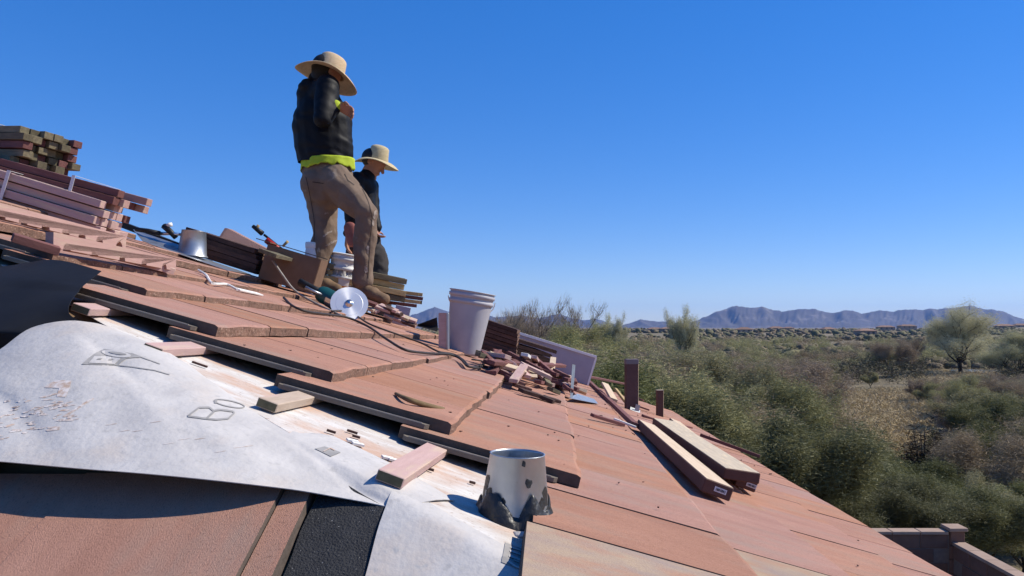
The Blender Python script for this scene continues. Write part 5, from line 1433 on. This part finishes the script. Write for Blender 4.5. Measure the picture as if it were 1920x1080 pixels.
me.polygons.foreach_set('loop_start', np.arange(0, FA.size, 3, dtype=np.int32)); me.polygons.foreach_set('loop_total', np.full(len(FA), 3, dtype=np.int32))
me.materials.append(MT['far_olive']); me.materials.append(MT['far_grey'])
r9 = np.random.default_rng(9)
pick = np.concatenate([np.repeat(r9.random(nV) < .45, len(icf)), r9.random(len(FT)) < .45]); me.polygons.foreach_set('material_index', pick.astype(np.int32))
me.polygons.foreach_set('use_smooth', np.ones(len(FA), dtype=bool)); me.update(); me.validate()
o = link(bpy.data.objects.new('far_scrub', me)); tag(o, 'far olive desert scrub filling the plain below the mountains', 'scrub', kind='stuff')

# far houses
def far_house(u, y, w, d, h, rh, yaw, label, lift=0.0):
    x, y = at(u, y*1.7); z = gz(x, y)+lift-1.2
    root = tag(empty('far_house', (x, y, z), (0, 0, yaw)), label, 'house', 'houses on the far plain')
    V = [(sx*w/2, sy*d/2, zz) for zz in (-4, h) for sx, sy in ((-1, -1), (1, -1), (1, 1), (-1, 1))]
    mesh('wall', V, [(0, 1, 5, 4), (1, 2, 6, 5), (2, 3, 7, 6), (3, 0, 4, 7)], MT['wall_far'], root)
    e = .6; V = [(-w/2-e, -d/2-e, h), (w/2+e, -d/2-e, h), (w/2+e, d/2+e, h), (-w/2-e, d/2+e, h), (-w/2+d/2, 0, h+rh), (w/2-d/2, 0, h+rh)]
    mesh('roof', V, [(0, 1, 5, 4), (1, 2, 5), (2, 3, 4, 5), (3, 0, 4), (3, 2, 1, 0)], MT['roof_far'], root)
    for k in range(3):
        wx = (k-1)*w*.3; V = [(wx-.9, -d/2-.03, h-2.2), (wx+.9, -d/2-.03, h-2.2), (wx+.9, -d/2-.03, h-.8), (wx-.9, -d/2-.03, h-.8)]
        mesh('window', V, [(0, 1, 2, 3)], MT['glass_far'], root)
for a in [(1455, 520, 18, 10, 4.2, 2.0, .1, 'tan far house left of centre under the main mountain', 1.5), (1478, 560, 14, 9, 4, 1.8, -.2, 'small tan far house right of the first under the mountain', 1.5),
          (1552, 470, 15, 9, 4, 2.2, .3, 'far house with reddish roof under the mountain notch', 1.0), (1622, 300, 12, 9, 4, 1.6, .1, 'nearest far house, pale gable in the scrub', 1.0),
          (1660, 540, 20, 10, 4.4, 2.0, -.1, 'long far house left of the big cottonwood', 2.0), (1700, 610, 24, 11, 4.4, 2.2, .2, 'wide brown far house beside the big cottonwood', 3.0),
          (1882, 560, 22, 11, 4.4, 2.4, -.15, 'far house on the rise right of the big cottonwood', 1), (1915, 640, 26, 11, 4.4, 2.4, .1, 'far house on the rise at the picture edge', 1),
          (1250, 430, 13, 9, 4, 1.6, .2, 'small far house right of the yellow-green poplar', .5), (1395, 360, 14, 9, 4, 1.8, -.3, 'low brown far house below the left mountain slope', .3), (1228, 480, 16, 9, 4, 1.8, -.1, 'low far house left of the yellow-green poplar', .5)]:
    far_house(*a)

# ------------------------------------------------------------------ air between here and the mountains
hz = mesh('haze', [(sx*14500, -400 if sy < 0 else 14500, z) for z in (-30, 420) for sx, sy in ((-1, -1), (1, -1), (1, 1), (-1, 1))],
          [(3, 2, 1, 0), (4, 5, 6, 7), (0, 1, 5, 4), (1, 2, 6, 5), (2, 3, 7, 6), (3, 0, 4, 7)], bpy.data.materials.new('haze_air'))
hm_ = hz.data.materials[0]; hm_.use_nodes = True; hn = hm_.node_tree
for n_ in list(hn.nodes):
    if n_.type == 'BSDF_PRINCIPLED': hn.nodes.remove(n_)
pv_ = hn.nodes.new('ShaderNodeVolumePrincipled'); pv_.inputs['Color'].default_value = (.26, .47, 1.0, 1); pv_.inputs['Density'].default_value = 4.4e-5
pv_.inputs['Anisotropy'].default_value = .2
hn.links.new(pv_.outputs[0], hn.nodes['Material Output'].inputs['Volume'])
tag(hz, 'pale blue air haze over the whole view', 'haze', kind='stuff')
